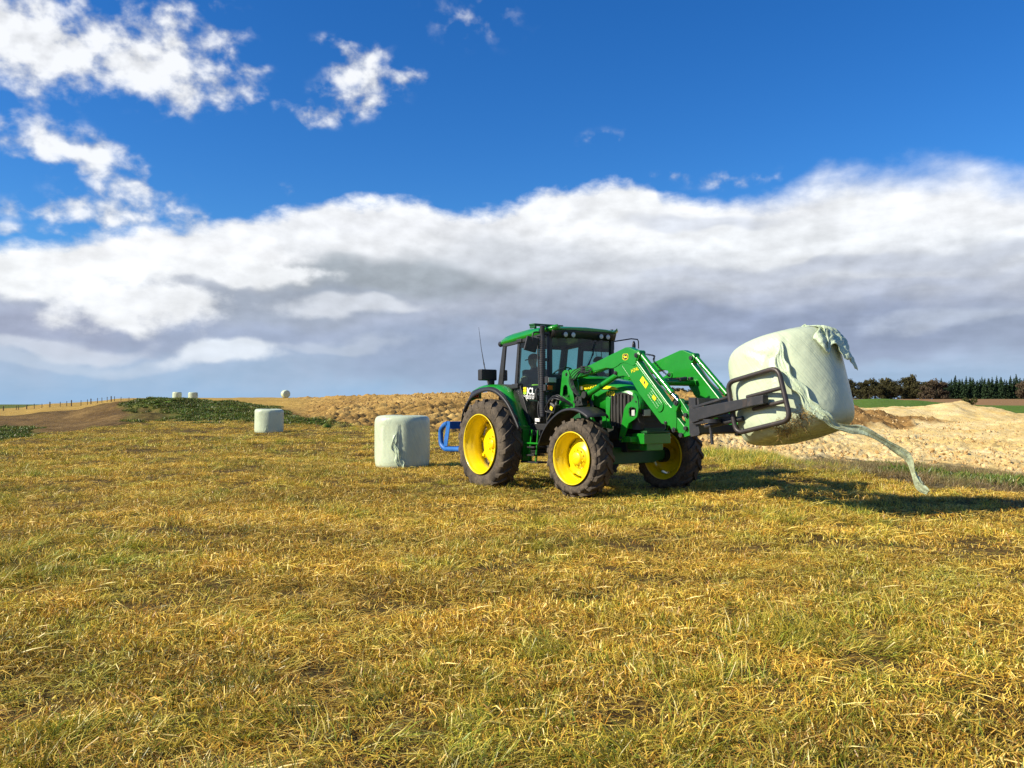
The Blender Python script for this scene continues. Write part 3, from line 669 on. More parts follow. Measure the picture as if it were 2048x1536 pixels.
roof.add([(s_[0], sd * (s_[1] - .05), s_[2] - .012) for s_ in rs_ for sd in (-1, 1)], [(2 * i, 2 * i + 1, 2 * i + 3, 2 * i + 2) for i in range(len(rs_) - 1)])
roof = roof.build('roof', green, tr)
b = MB().grid([[(1.26, y, 2.70) for y in np.linspace(-.74, .74, 13)], [(1.345 - .05 * (y / .74) ** 4, y, 2.705) for y in np.linspace(-.74, .74, 13)], [(1.40 - .07 * (y / .74) ** 4, y, 2.80) for y in np.linspace(-.74, .74, 13)], [(1.40 - .07 * (y / .74) ** 4, y, 2.845) for y in np.linspace(-.74, .74, 13)]])
b.build('roof_front_panel', black, tr, solid=.01)
for y in (-.49, -.323, .323, .49):
    l_ = MB().lathe([(.0, -.02), (.052, -.018), (.055, .0), (.045, .06), (.0, .07)], n=24)
    l_.v = [(1.385 - .05 * (y / .74) ** 4 - v[1], y + v[0], 2.745 + v[2]) for v in l_.v]; l_.f = [f[::-1] for f in l_.f]
    lo = l_.build('work_light', black, tr)
    f_ = MB().lathe([(0, -.006), (.030, -.005), (.044, .0)], n=24); f_.v = [(1.400 - .05 * (y / .74) ** 4 - v[1] + .008, y + v[0], 2.745 + v[2]) for v in f_.v]; f_.build('lens', lampw, lo)
# glass
def pane(name, pts3):
    m = MB(); m.add(pts3, [tuple(range(len(pts3)))]); return m.build(name, glass, tr)
for sd in (-1, 1):
    pane('side_window', [(-.16, sd * .735, 2.64), (.29, sd * .735, 2.68), (.20, sd * .735, 1.89), (-.27, sd * .735, 1.92)])
    pane('door_glass', [(.32, sd * .737, 2.69), (1.21, sd * .737, 2.74), (1.19, sd * .737, 1.15), (.64, sd * .737, 1.15), (.36, sd * .737, 1.83), (.24, sd * .737, 1.87)])
ws = MB().grid([[(1.225 + .07 * (1 - (y / .69) ** 2), y, z) for y in np.linspace(-.69, .69, 11)] for z in (2.02, 2.25, 2.5, 2.73)]); ws.build('windscreen', glass, tr)
pane('rear_window', [(-.20, -.66, 2.64), (-.20, .66, 2.64), (-.335, .66, 1.92), (-.335, -.66, 1.92)])
# lettering on the door glass: three blocks, JCL and two small lines
for k, m_ in enumerate((decaly, decaly, lime)):
    z1 = 1.838 - k * .045; MB().prism([(.44, z1), (.535, z1), (.535, z1 - .038), (.44, z1 - .038)], -.7385, -.741).build('door_sign', m_, tr)
text('door_lettering', 'JCL', .165, white, tr, side_mat(.545, -.7385, 1.712, R(-3)), sx=.98, bold=.005)
MB().prism([(.872, 1.79), (.892, 1.79), (.892, 1.772), (.872, 1.772)], -.7385, -.7405).build('door_lettering', white, tr)
text('door_lettering', 'Contracting Ltd', .052, white, tr, side_mat(.445, -.7385, 1.668, R(-3)), bold=.001)
text('door_lettering', '0800 567 367', .046, white, tr, side_mat(.52, -.7385, 1.625, R(-3)), bold=.001)
MB().prism([(.80, 1.27), (.97, 1.265), (.97, 1.205), (.80, 1.21)], -.7385, -.741).build('door_sticker', white, tr)
MB().prism([(.83, 1.188), (.88, 1.187), (.88, 1.172), (.83, 1.173)], -.757, -.765).build('door_sticker', white, tr)
b = MB().tube(smooth_path([(.925, -.745, 1.80), (.93, -.80, 1.77), (.95, -.80, 1.62), (.955, -.745, 1.59)]), .022, 8); b.build('door_handle', black, tr)
MB().tube(smooth_path([(.935, -.75, 1.58), (.94, -.775, 1.45), (.96, -.775, 1.3), (1.02, -.765, 1.26)]), .012, 8).build('grab_rail', black, tr)
MB().box((.24, -.775, 1.865), (.2, .06, .085)).build('door_hinge', black, tr, bevel=.012)
MB().box((.36, -.765, 2.70), (.16, .04, .07)).build('door_hinge', black, tr, bevel=.012)
# interior: seat, console, steering wheel
b = MB().box((-.02, 0, 1.55), (.48, .50, .14)).box((-.24, 0, 1.9), (.12, .48, .62), Matrix.Rotation(R(-8), 3, 'Y')).box((0, 0, 1.3), (.36, .36, .4)).box((.05, -.32, 1.75), (.4, .08, .06)).box((.1, .34, 1.7), (.55, .16, .3))
b.build('seat', seatm, tr, bevel=.03)
b = MB().box((.95, 0, 1.6), (.28, .34, .9)).box((.98, 0, 2.03), (.24, .42, .10)); b.tube([(.86, 0, 1.9), (.66, 0, 2.06)], .03, 10); b.build('console', seatm, tr, bevel=.03)
ring = []; cst = Vector((.64, 0, 2.09)); ax_ = Vector((-.55, 0, .83)); e1 = Vector((.83, 0, .55)); e2 = Vector((0, 1, 0))
sw = MB().tube([cst + (e1 * math.cos(a) + e2 * math.sin(a)) * .20 for a in np.linspace(0, 2 * math.pi, 33)], .014, 8, cap=False)
for a in (.5, 2.6, 4.7): sw.tube([cst, cst + (e1 * math.cos(a) + e2 * math.sin(a)) * .20], .011, 6)
sw.build('steering_wheel', black, tr)
b = MB().tube([(1.26, .28, 2.72), (1.315, .20, 2.42), (1.31, .05, 2.18)], .011, 6).tube([(1.285, .30, 2.66), (1.325, .06, 2.14)], .008, 6); b.build('wiper', black, tr)
# exhaust: perforated guard and outlet pipe
b = MB().cyl((1.20, -.86, 1.30), (1.20, -.86, 2.68), .055, 20)
for k in range(34):
    z = 1.36 + k * .038
    b.tube([(1.20 + .058 * math.cos(a), -.86 + .058 * math.sin(a), z) for a in np.linspace(0, 2 * math.pi, 17)], .006, 5, cap=False)
b.tube(smooth_path([(1.20, -.86, 2.66), (1.20, -.86, 2.76), (1.225, -.87, 2.90)]), .045, 16).box((1.21, -.80, 2.3), (.06, .1, .05)).box((1.21, -.80, 1.7), (.06, .1, .05))
b.build('exhaust', iron, tr)
# mirrors
b = MB().box((0, 0, 0), (.045, .235, .255)).box((-.02, 0, 0), (.03, .215, .235)).lathe([(0, -.01), (.03, 0), (.03, .02)], n=12)
mo = b.build('mirror', black, tr, bevel=.016, loc=(1.14, -1.055, 2.565)); mo.rotation_euler = (R(-13), R(6), R(-14))
MB().tube(smooth_path([(1.20, -.76, 2.74), (1.17, -.9, 2.78), (1.17, -1.03, 2.76), (1.17, -1.05, 2.62)]), .014, 8).tube([(1.20, -.78, 2.70), (1.18, -.96, 2.70)], .010, 8).build('mirror_arm', black, tr)
b = MB().tube([(1.15, .76, 2.685), (1.15, 1.28, 2.77), (1.15, 1.44, 2.765), (1.15, 1.462, 2.73), (1.15, 1.465, 2.59)], .012, 8).tube([(1.15, .80, 2.69), (1.15, .81, 2.52)], .018, 8).tube(smooth_path([(1.15, .75, 2.45), (1.15, .82, 2.47), (1.15, .88, 2.40)]), .012, 8)
b.box((1.15, .80, 2.62), (.05, .06, .16)); b.build('mirror_arm', black, tr)
MB().ball((1.15, 1.345, 2.635), .10, 12, (.28, .42, 1.0)).build('mirror', black, tr)
b = MB().tube([(.96, .86, 2.77), (.96, .93, 2.79), (.96, .955, 2.80), (.96, .96, 2.90)], .012, 8).cyl((.96, .96, 2.88), (.96, .96, 2.945), .028, 12); b.build('beacon_bracket', black, tr)
MB().box((1.05, -.66, 2.925), (.17, .64, .03)).box((1.05, -.95, 2.90), (.16, .035, .075)).box((1.05, -.9, 2.88), (.04, .03, .05)).build('light_bar', dgreen, tr, bevel=.006)
# lamp and indicator on the front post
b = MB().box((1.35, -.795, 1.935), (.09, .20, .115)).tube([(1.35, -.70, 1.935), (1.28, -.55, 1.97)], .016, 8).box((1.32, -.80, 1.80), (.07, .22, .11)); b.build('front_lamp', black, tr, bevel=.012)
MB().box((1.397, -.795, 1.935), (.01, .17, .085)).build('lamp_lens', lampw, tr, bevel=.004)
MB().box((1.357, -.815, 1.805), (.012, .11, .075)).build('indicator', orange, tr, bevel=.01)
# rear lamp box, whip aerial, rear roof lamp
MB().box((-.60, -.86, 2.105), (.14, .36, .215)).box((-.55, -.80, 1.95), (.1, .1, .12)).build('rear_lamp', black, tr, bevel=.02)
MB().tube([(-.78, -.74, 2.02), (-.90, -.74, 2.30), (-1.01, -.74, 2.66), (-1.10, -.74, 3.08)], [.014, .010, .006, .0035], 6).cyl((-.74, -.74, 1.93), (-.78, -.74, 2.03), .022, 10).cyl((-.905, -.74, 2.32), (-.92, -.74, 2.37), .013, 8).build('aerial', black, tr)
MB().cyl((-.30, -.70, 2.70), (-.38, -.70, 2.69), .055, 14).build('rear_work_light', black, tr, bevel=.01)
# rear fenders
fo = [(-1.02, 1.60), (-.98, 1.78), (-.72, 1.85), (-.51, 1.87), (-.23, 1.86), (.03, 1.79), (.29, 1.61), (.50, 1.33), (.67, 1.10)]
fi_ = [(-1.02, 1.66), (-.98, 1.86), (-.71, 1.925), (-.45, 1.915), (-.21, 1.90), (.14, 1.79), (.36, 1.56), (.52, 1.30), (.64, 1.11)]
fbx = [(-1.05, 1.10), (-1.0, 1.34), (-.86, 1.54), (-.60, 1.725), (-.16, 1.82), (.20, 1.78), (.54, 1.59), (.78, 1.33), (.95, 1.10)]
for sd in (-1, 1):
    A = smooth_path([(x, sd * .74, z) for x, z in fi_], 4); B_ = smooth_path([(x, sd * .98, z) for x, z in fo], 4); C_ = smooth_path([(x, sd * 1.19, z + .0) for x, z in fbx], 4)
    mid = [a.lerp(c, .55) + Vector((0, 0, .02)) for a, c in zip(A, B_)]
    f_ = MB().grid([A, mid, B_, [p + Vector((0, sd * .006, -.05)) for p in B_]])
    fen = f_.build('rear_fender', green, tr, solid=.012)
    m1 = [b_.lerp(c, .5) + Vector((0, 0, .015)) for b_, c in zip(B_, C_)]
    B2 = [p + Vector((0, sd * .008, -.012)) for p in B_]
    MB().grid([B2, m1, C_, [p + Vector((-.02 if i > 18 else 0, sd * .004, -.055)) for i, p in enumerate(C_)]]).build('fender_extension', black, fen, solid=.014)
    MB().prism([(.44, 1.14), (.68, 1.135), (.68, 1.06), (.40, 1.06)], sd * .76, sd * 1.0).build('fender_foot', green, fen, bevel=.01)
MB().box((-.98, -.9, 1.74), (.05, .14, .12)).build('tail_lamp', orange, tr, bevel=.01)
# steps on the right side
b = MB().box((.70, -.86, .78), (.06, .20, .60)).box((.60, -.80, .80), (.24, .03, .58)).box((1.12, -.93, .78), (.022, .03, .56), Matrix.Rotation(R(8), 3, 'Y')).box((.92, -.93, .78), (.03, .03, .58), Matrix.Rotation(R(12), 3, 'Y')); b.box((.95, -.96, .83), (.50, .03, .03)).box((.68, -.94, .78), (.014, .05, .62))
b.build('step_frame', green, tr, bevel=.004)
for x, z, w_ in ((1.0, .76, .22), (.98, .62, .25), (.95, .495, .52)): MB().box((x, -.87, z), (w_, .24, .028)).build('step', iron, tr, bevel=.004)
for k in range(3): MB().box((1.03, -.84, .70 - k * .025), (.18, .2, .012)).build('step_tread', black, tr)
b = MB().box((.86, -.72, 1.01), (.4, .2, .09)).tube([(.48, -.92, 1.04), (.60, -.92, .52)], .008, 6); b.build('cab_mount', black, tr, bevel=.015)
# front fenders turn with the wheels
for sd in (-1, 1):
    A, B_ = [], []
    for a in np.linspace(R(168), R(55), 22):
        r_ = .83 + .09 * max(0, (a - R(120)) / R(48)) ** 1.5
        A.append((2.4 + r_ * math.cos(a), sd * .80, .625 + r_ * math.sin(a))); B_.append((2.4 + r_ * math.cos(a), sd * 1.19, .615 + (r_ - .012) * math.sin(a)))
    C_ = [(2.4 + (x - 2.4) * .965, sd * 1.205, .625 + (z - .625) * .955) for x, y, z in B_]
    MB().grid([[(x, sd * .79, z - .05) for x, y, z in A], A, B_, C_]).build('front_fender', black, tr, solid=.012)
    MB().tube([(2.25, sd * .55, 1.0), (2.3, sd * .8, 1.42)], .025, 8).build('fender_stay', iron, tr)

# ---- front loader (parts of the tractor)
def arm_outline():
    return [(1.60, 2.02), (1.66, 2.09), (2.25, 2.15), (3.14, 2.385), (3.22, 2.385), (3.44, 2.30), (3.485, 2.25), (3.44, 2.19), (3.42, 2.15), (4.06, 1.50), (4.14, 1.43), (4.20, 1.50), (4.28, 1.53), (4.30, 1.47),
            (4.24, 1.36), (4.245, 1.20), (4.235, 1.08), (4.18, 1.06), (4.14, 1.09), (4.10, 1.15), (3.98, 1.175), (3.93, 1.185), (3.45, 1.64), (3.24, 1.90), (3.10, 1.935), (2.98, 1.93), (2.90, 1.965), (2.86, 2.06), (2.72, 2.085), (2.30, 2.01), (1.82, 1.94), (1.70, 1.95)]
def plate(mb, pts, y0, y1): return mb.prism(pts, y0, y1)
for sd in (-1, 1):
    yc = sd * .60
    a_ = MB().prism(arm_outline(), yc - .062, yc + .062)
    arm = a_.build('loader_arm', green, tr, bevel=.010)
    # raised edges and seam of the knee plate
    seam = smooth_path([(2.70, 2.085, 0), (2.84, 2.07, 0), (2.96, 2.10, 0), (3.05, 2.14, 0), (3.15, 2.14, 0), (3.25, 2.11, 0), (3.33, 2.085, 0), (3.38, 2.11, 0), (3.40, 2.17, 0)], 5)
    pl = [(x, z) for x, z, _ in seam] + [(3.46, 2.25), (3.43, 2.285), (3.21, 2.365), (3.145, 2.365), (2.7, 2.25), (2.3, 2.145), (2.3, 2.04)]
    MB().prism(pl, yc + sd * .0625, yc + sd * .072).build('knee_plate', green, arm, bevel=.004)
    MB().prism([(3.36, 2.12), (3.40, 2.125), (4.07, 1.455), (4.03, 1.455)], yc + sd * .0622, yc + sd * .070).prism([(3.05, 2.11), (3.075, 2.10), (3.25, 1.915), (3.215, 1.925)], yc + sd * .0622, yc + sd * .069).build('arm_rib', green, arm, bevel=.003)
    # slotted cover on the outer side
    if True:
        q0, q1 = Vector((3.70, 1.655)), Vector((3.905, 1.44)); d = (q1 - q0).normalized(); nn = Vector((-d.y, d.x)); w_ = .082; pts = []
        for k in range(9): a = math.pi * (.5 + k / 8); pts.append(q0 + d * (w_ * math.cos(a)) + nn * (w_ * math.sin(a)))
        for k in range(9): a = math.pi * (-.5 + k / 8); pts.append(q1 + d * (w_ * math.cos(a)) + nn * (w_ * math.sin(a)))
        cvr = MB().prism([tuple(p) for p in pts], yc + sd * .0623, yc + sd * .080).build('arm_cover', green, arm, bevel=.006)
        rb = MB()
        for k in (-1, 0, 1):
            o = nn * (.045 * k); rb.tube([(q0.x + o.x, yc + sd * .081, q0.y + o.y), (q1.x + o.x, yc + sd * .081, q1.y + o.y)], .009, 8)
        rb.build('cover_rib', green, cvr)
        MB().prism([(3.80, 1.625), (3.865, 1.57), (3.83, 1.525), (3.765, 1.58)], yc + sd * .0915, yc + sd * .0935).build('sticker', decaly, cvr)
    # pins
    for (x, z, r_) in ((1.655, 2.02, .034), (3.405, 2.245, .036), (2.92, 1.99, .032), (4.20, 1.095, .036), (4.245, 1.49, .036), (4.03, 1.20, .024)):
        MB().cyl((x, yc - .085, z), (x, yc + .085, z), r_, 18).cyl((x, yc + sd * .080, z), (x, yc + sd * .098, z), r_ * .55, 6).build('pivot_pin', iron, arm)
    # lift cylinder and tilt cylinder
    A, B_ = Vector((2.92, yc - sd * .02, 1.985)), Vector((2.10, yc - sd * .02, 1.665)); d = (B_ - A).normalized()
    MB().cyl(A, A + d * .52, .050, 20).cyl(A + d * .44, A + d * .88, .050, 20).cyl(A + d * .50, A + d * .53, .054, 20).cyl(A + Vector((0, -.06, 0)), A + Vector((0, .06, 0)), .055, 16).build('lift_cylinder', green, arm)
    A, B_ = Vector((3.43, yc, 2.275)), Vector((4.25, yc, 1.495)); d = (B_ - A).normalized()
    ram = MB().cyl(A, A + d * .90, .042, 20).cyl(A + d * .88, A + d * .93, .048, 20).cyl(A + d * .70, A + d * .72, .046, 16).cyl(A + Vector((0, -.06, 0)), A + Vector((0, .06, 0)), .05, 16).build('tilt_cylinder', green, arm)
    MB().cyl(A + d * .9, B_, .022, 16).build('piston_rod', chrome, ram)
    MB().tube(smooth_path([A + d * .1 + Vector((0, 0, -.06)), A + d * .3 + Vector((-.05, 0, -.05)), A + d * .55 + Vector((-.07, 0, -.06)), A + d * .86 + Vector((-.04, 0, -.045))]), .010, 6).build('hose', rubber, ram)
    # mast with its triangular cut-out
    m_ = MB()
    m_.prism([(1.54, 2.065), (1.60, 2.10), (1.70, 2.09), (1.735, 2.02), (1.87, 1.56), (1.83, 1.52), (1.78, 1.545), (1.665, 1.83), (1.61, 1.845), (1.56, 1.80), (1.55, 1.72), (1.50, 1.47), (1.46, 1.44), (1.44, 1.50)], yc - .085, yc - .065)
    m_.prism([(1.54, 2.065), (1.60, 2.10), (1.70, 2.09), (1.735, 2.02), (1.87, 1.56), (1.83, 1.52), (1.78, 1.545), (1.665, 1.83), (1.61, 1.845), (1.56, 1.80), (1.55, 1.72), (1.50, 1.47), (1.46, 1.44), (1.44, 1.50)], yc + .065, yc + .085)
    m_.prism([(1.46, 1.45), (1.50, 1.68), (1.60, 1.62), (1.80, 1.54), (1.88, 1.56), (1.86, 1.40), (1.5, 1.38)], yc - .08, yc + .08)
    m_.prism([(1.45, 1.45), (1.9, 1.45), (2.1, 1.2), (2.1, .95), (1.6, .95), (1.5, 1.2)], sd * .40, sd * .46)
    m_.build('loader_mast', green, tr, bevel=.005)
    v_ = MB().box((1.98, yc + sd * .0, 1.59), (.13, .14, .12)).box((1.86, yc, 1.50), (.16, .12, .10)).cyl((1.93, yc - .09, 1.60), (1.93, yc - .02, 1.60), .03, 8).cyl((1.87, yc - .09, 1.55), (1.87, yc - .02, 1.55), .025, 8).cyl((2.0, yc - .09, 1.545), (2.0, yc - .02, 1.545), .025, 8).cyl((2.10, yc - .07, 1.66), (2.10, yc + .07, 1.66), .06, 16).prism([(1.80, 1.55), (1.92, 1.62), (2.03, 1.58), (2.08, 1.48), (1.8, 1.46)], yc - .075, yc + .05)
    v_.build('cylinder_mount', engine, tr, bevel=.01)
    # hood guard
    g_ = [(3.04, 1.665), (3.095, 1.62), (3.12, 1.56), (3.135, 1.42), (3.10, 1.29), (3.04, 1.25), (2.90, 1.185), (2.83, 1.06), (2.735, .88), (2.69, .87), (2.655, .92), (2.70, 1.06), (2.745, 1.22), (2.80, 1.42), (2.86, 1.49), (2.97, 1.535), (3.03, 1.60)]
    hole = [(2.925, 1.43), (2.96, 1.45), (3.07, 1.43), (3.08, 1.37), (3.05, 1.30), (2.98, 1.285), (2.92, 1.30), (2.90, 1.36)]
    gp = g_[:13] + [g_[13]] + [(2.91, 1.425)] + hole[::-1] + [(2.915, 1.425)] + [g_[13]] + g_[14:]
    MB().prism([(x + .085, z) for x, z in gp], sd * .44, sd * .465).build('hood_guard', green, tr)
    for (x, z, r_) in ((2.72, .95, .022), (2.70, .89, .018), (3.08, 1.53, .014)): MB().cyl((x + .085, sd * .455, z), (x + .085, sd * .48, z), r_, 8).build('guard_bolt', iron, tr)
MB().prism([(3.0, .97), (2.76, .97), (2.76, .88), (3.0, .88)], -.44, .44).build('guard_crossbar', green, tr, bevel=.006)
MB().prism([(1.45, 1.44), (1.9, 1.44), (2.0, 1.15), (1.6, 1.15)], -.62, .62).build('loader_subframe', dgreen, tr, bevel=.01)
b = MB().cyl((3.42, -.55, 1.84), (3.42, .55, 1.84), .055, 18).box((3.36, 0, 1.80), (.06, 1.0, .03)); b.build('loader_crosstube', green, tr)
MB().box((3.40, .15, 1.87), (.12, .3, .07)).cyl((3.46, .35, 1.90), (3.46, .2, 1.88), .035, 12).box((3.5, .42, 1.9), (.06, .08, .05)).build('hydraulic_block', iron, tr, bevel=.01)
# decals on the near arm
yf = -.6645
MB().prism([(3.54, 1.915), (3.665, 1.79), (3.605, 1.72), (3.475, 1.85)], yf - .0005, yf - .002).build('warning_label', decaly, tr)
MB().prism([(3.575, 1.84), (3.595, 1.83), (3.60, 1.80), (3.58, 1.79), (3.565, 1.81)], yf - .002, yf - .0026).prism([(3.53, 1.86), (3.545, 1.865), (3.55, 1.845), (3.54, 1.84)], yf - .002, yf - .0026).build('label_symbol', black, tr)
text('arm_lettering', 'H340', .082, decaly, tr, side_mat(3.285, yf - .0005, 1.972, R(14)), bold=.0005)
def shield(k): 
    base = [(-.055, .03), (-.04, .05), (.04, .05), (.055, .03), (.055, -.03), (.035, -.048), (0, -.058), (-.035, -.048), (-.055, -.03)]
    c0 = Vector((3.157, 2.235)); a = R(-2); return [(c0.x + (x * math.cos(a) - z * math.sin(a)) * k * 1.22, c0.y + (x * math.sin(a) + z * math.cos(a)) * k * .95) for x, z in base]
ye = -.6725
MB().prism(shield(1.0), ye, ye - .002).build('emblem', decaly, tr)
MB().prism(shield(.86), ye - .002, ye - .003).build('emblem', black, tr)
deer = [(-.045, .012), (-.030, .026), (-.024, .040), (-.020, .030), (-.016, .022), (-.008, .010), (.010, .008), (.026, .016), (.040, .028), (.036, .008), (.032, -.006), (.046, -.022), (.040, -.026), (.024, -.012), (.004, -.014), (-.008, -.010), (-.022, -.020), (-.036, -.034), (-.040, -.030), (-.028, -.012), (-.026, .002), (-.034, .010)]
MB().prism([(3.157 + x * 1.05, 2.232 + z * .9) for x, z in deer], ye - .003, ye - .004).build('emblem', decaly, tr)
# hoses
hs2 = MB()
for k in range(4):
    o = k * .034
    hs2.tube(smooth_path([(2.24, -.69 - o * .3, 2.13 - o), (2.06, -.71, 2.12 - o * .8), (1.86 + o, -.73, 2.04 - o), (1.80 + o, -.74, 1.90), (1.86 + o, -.73, 1.76), (1.95 + o * .6, -.70, 1.66)]), .0085, 7)
for k in range(2): hs2.tube(smooth_path([(2.25, -.69, 2.12 - k * .04), (2.33, -.70, 2.09 - k * .03), (2.27, -.70, 2.045 - k * .01), (2.10, -.69, 2.05)]), .0085, 7)
hs2.box((2.10, -.685, 2.085), (.05, .05, .12))
for k in range(3): hs2.tube(smooth_path([(1.99 + k * .03, -.5, 1.62), (2.05 + k * .03, -.48, 1.52), (2.06 + k * .03, -.47, 1.42)]), .012, 7)
hs2.build('hydraulic_hose', rubber, tr)
co = MB(); ft = MB()
for k in range(7):
    r0 = random.uniform(-.03, .03); z0 = 1.64 - k * .012; y_ = -.80 - .03 * (k % 3)
    co.tube(smooth_path([(1.80 + r0 * .5, -.72, 1.50 + .03 * (k % 2)), (1.68, y_, 1.60 + r0), (1.55 - .01 * k, y_ - .02, 1.665 - .012 * k), (1.42 - .018 * k, y_ - .02, 1.58 - .02 * k), (1.36 - .012 * k + r0, y_, 1.44 - .01 * k), (1.38 + .02 * k, y_ + .02, 1.33 + .006 * k)]), .013, 7)
    if k < 6: MB().cyl((1.44 + .035 * k, y_ - .03, 1.60 - .018 * k), (1.48 + .035 * k, y_ - .035, 1.655 - .03 * k), .014, 8).build('hose_coupler', steel, tr)
co.box((1.46, -.80, 1.45), (.16, .10, .16), Matrix.Rotation(R(25), 3, 'Y')); co.build('hose_bundle', rubber, tr)
MB().tube([(1.30, -.84, 1.24), (1.45, -.86, 1.36)], .009, 8).build('coupler_lever', steel, tr)
MB().box((1.45, -.85, 1.52), (.20, .03, .03), Matrix.Rotation(R(28), 3, 'Y')).build('coupler_plate', steel, tr)
MB().box((1.47, -.872, 1.44), (.07, .012, .06), Matrix.Rotation(R(28), 3, 'Y')).build('coupler_tag', decaly, tr)
MB().box((2.02, -.64, 1.775), (.035, .02, .06)).build('coupler_tag', steel, tr)
ch = MB()
cp = smooth_path([(3.46, -.50, 2.26), (3.52, -.40, 2.235), (3.47, -.36, 2.17), (3.50, -.30, 2.08), (3.52, -.2, 1.99), (3.50, -.05, 1.92)], 6)
for i in range(len(cp) - 1):
    d = (cp[i + 1] - cp[i]).normalized(); u = d.orthogonal().normalized(); w_ = d.cross(u); c_ = (cp[i] + cp[i + 1]) / 2
    if i % 2: u, w_ = w_, u
    ch.tube([c_ + d * math.cos(a) * .021 + u * math.sin(a) * .013 for a in np.linspace(0, 2 * math.pi, 9)], .0042, 5, cap=False)
ch.build('chain', iron, tr)
# headstock: green carriage plates with links
for sd in (-1, 1):
    yc = sd * .60; k_ = MB()
    k_.prism([(4.30, 1.42), (4.35, 1.36), (4.42, 1.26), (4.475, 1.45), (4.52, 1.45), (4.50, 1.02), (4.36, .985), (4.31, 1.00), (4.28, 1.04), (4.32, 1.10), (4.41, 1.20), (4.39, 1.25)], yc - .04, yc + .045)
    k_.prism([(4.235, 1.28), (4.275, 1.26), (4.42, 1.12), (4.40, 1.06), (4.34, 1.02), (4.26, 1.06), (4.235, 1.14)], yc - .05, yc + .02)
    k_.prism([(4.23, 1.54), (4.28, 1.555), (4.46, 1.34), (4.45, 1.27), (4.41, 1.27), (4.24, 1.46)], yc - .02, yc + .065)
    k_.build('quick_hitch', green, tr, bevel=.006)
    for x, z, r_ in ((4.335, 1.02, .034), (4.43, 1.31, .032), (4.425, 1.12, .03), (4.255, 1.495, .034)): MB().cyl((x, yc - .08, z), (x, yc + .085, z), r_, 16).build('hitch_pin', iron, tr)
MB().cyl((4.38, -.62, 1.09), (4.38, .62, 1.09), .05, 16).cyl((4.32, -.6, 1.50), (4.32, .6, 1.50), .03, 12).build('hitch_tube', dgreen, tr)

# ---------------------------------------------------------------- bale clamp carried by the loader
PT_ = R(13)
def clampz(x, z0, x0=4.6): return z0 + (x - x0) * math.tan(PT_)
ca_ = empty('bale_clamp'); ca_.matrix_world = TWORLD @ Matrix.Translation((4.55, 0, 1.25)) @ Matrix.Rotation(-PT_, 4, 'Y')
tag(ca_, 'black steel bale clamp with tube hoops, fixed to the green loader', 'bale clamp')
def cl(x, z):
    """tractor x, z -> clamp x, z"""
    dx_, dz_ = x - 4.55, z - 1.25; return (dx_ * math.cos(PT_) + dz_ * math.sin(PT_), -dx_ * math.sin(PT_) + dz_ * math.cos(PT_))
b = MB()
for sd in (-1, 1):
    b.prism([cl(4.49, 1.565), cl(4.625, 1.56), cl(4.63, 1.40), cl(4.60, 1.38), cl(4.605, 1.20), cl(4.67, 1.18), cl(4.70, 1.05), cl(4.68, 1.02), cl(4.53, .995), cl(4.50, 1.05)], sd * .665, sd * .60)
b.box((*cl(4.62, 1.50)[:1], 0, cl(4.62, 1.50)[1]), (.09, 1.28, .09)).box((cl(4.64, 1.10)[0], 0, cl(4.64, 1.10)[1]), (.10, 1.28, .12))
b.box((cl(4.66, 1.30)[0], 0, cl(4.66, 1.30)[1]), (.05, 1.0, .06))
b.build('back_frame', iron, ca_, bevel=.006)
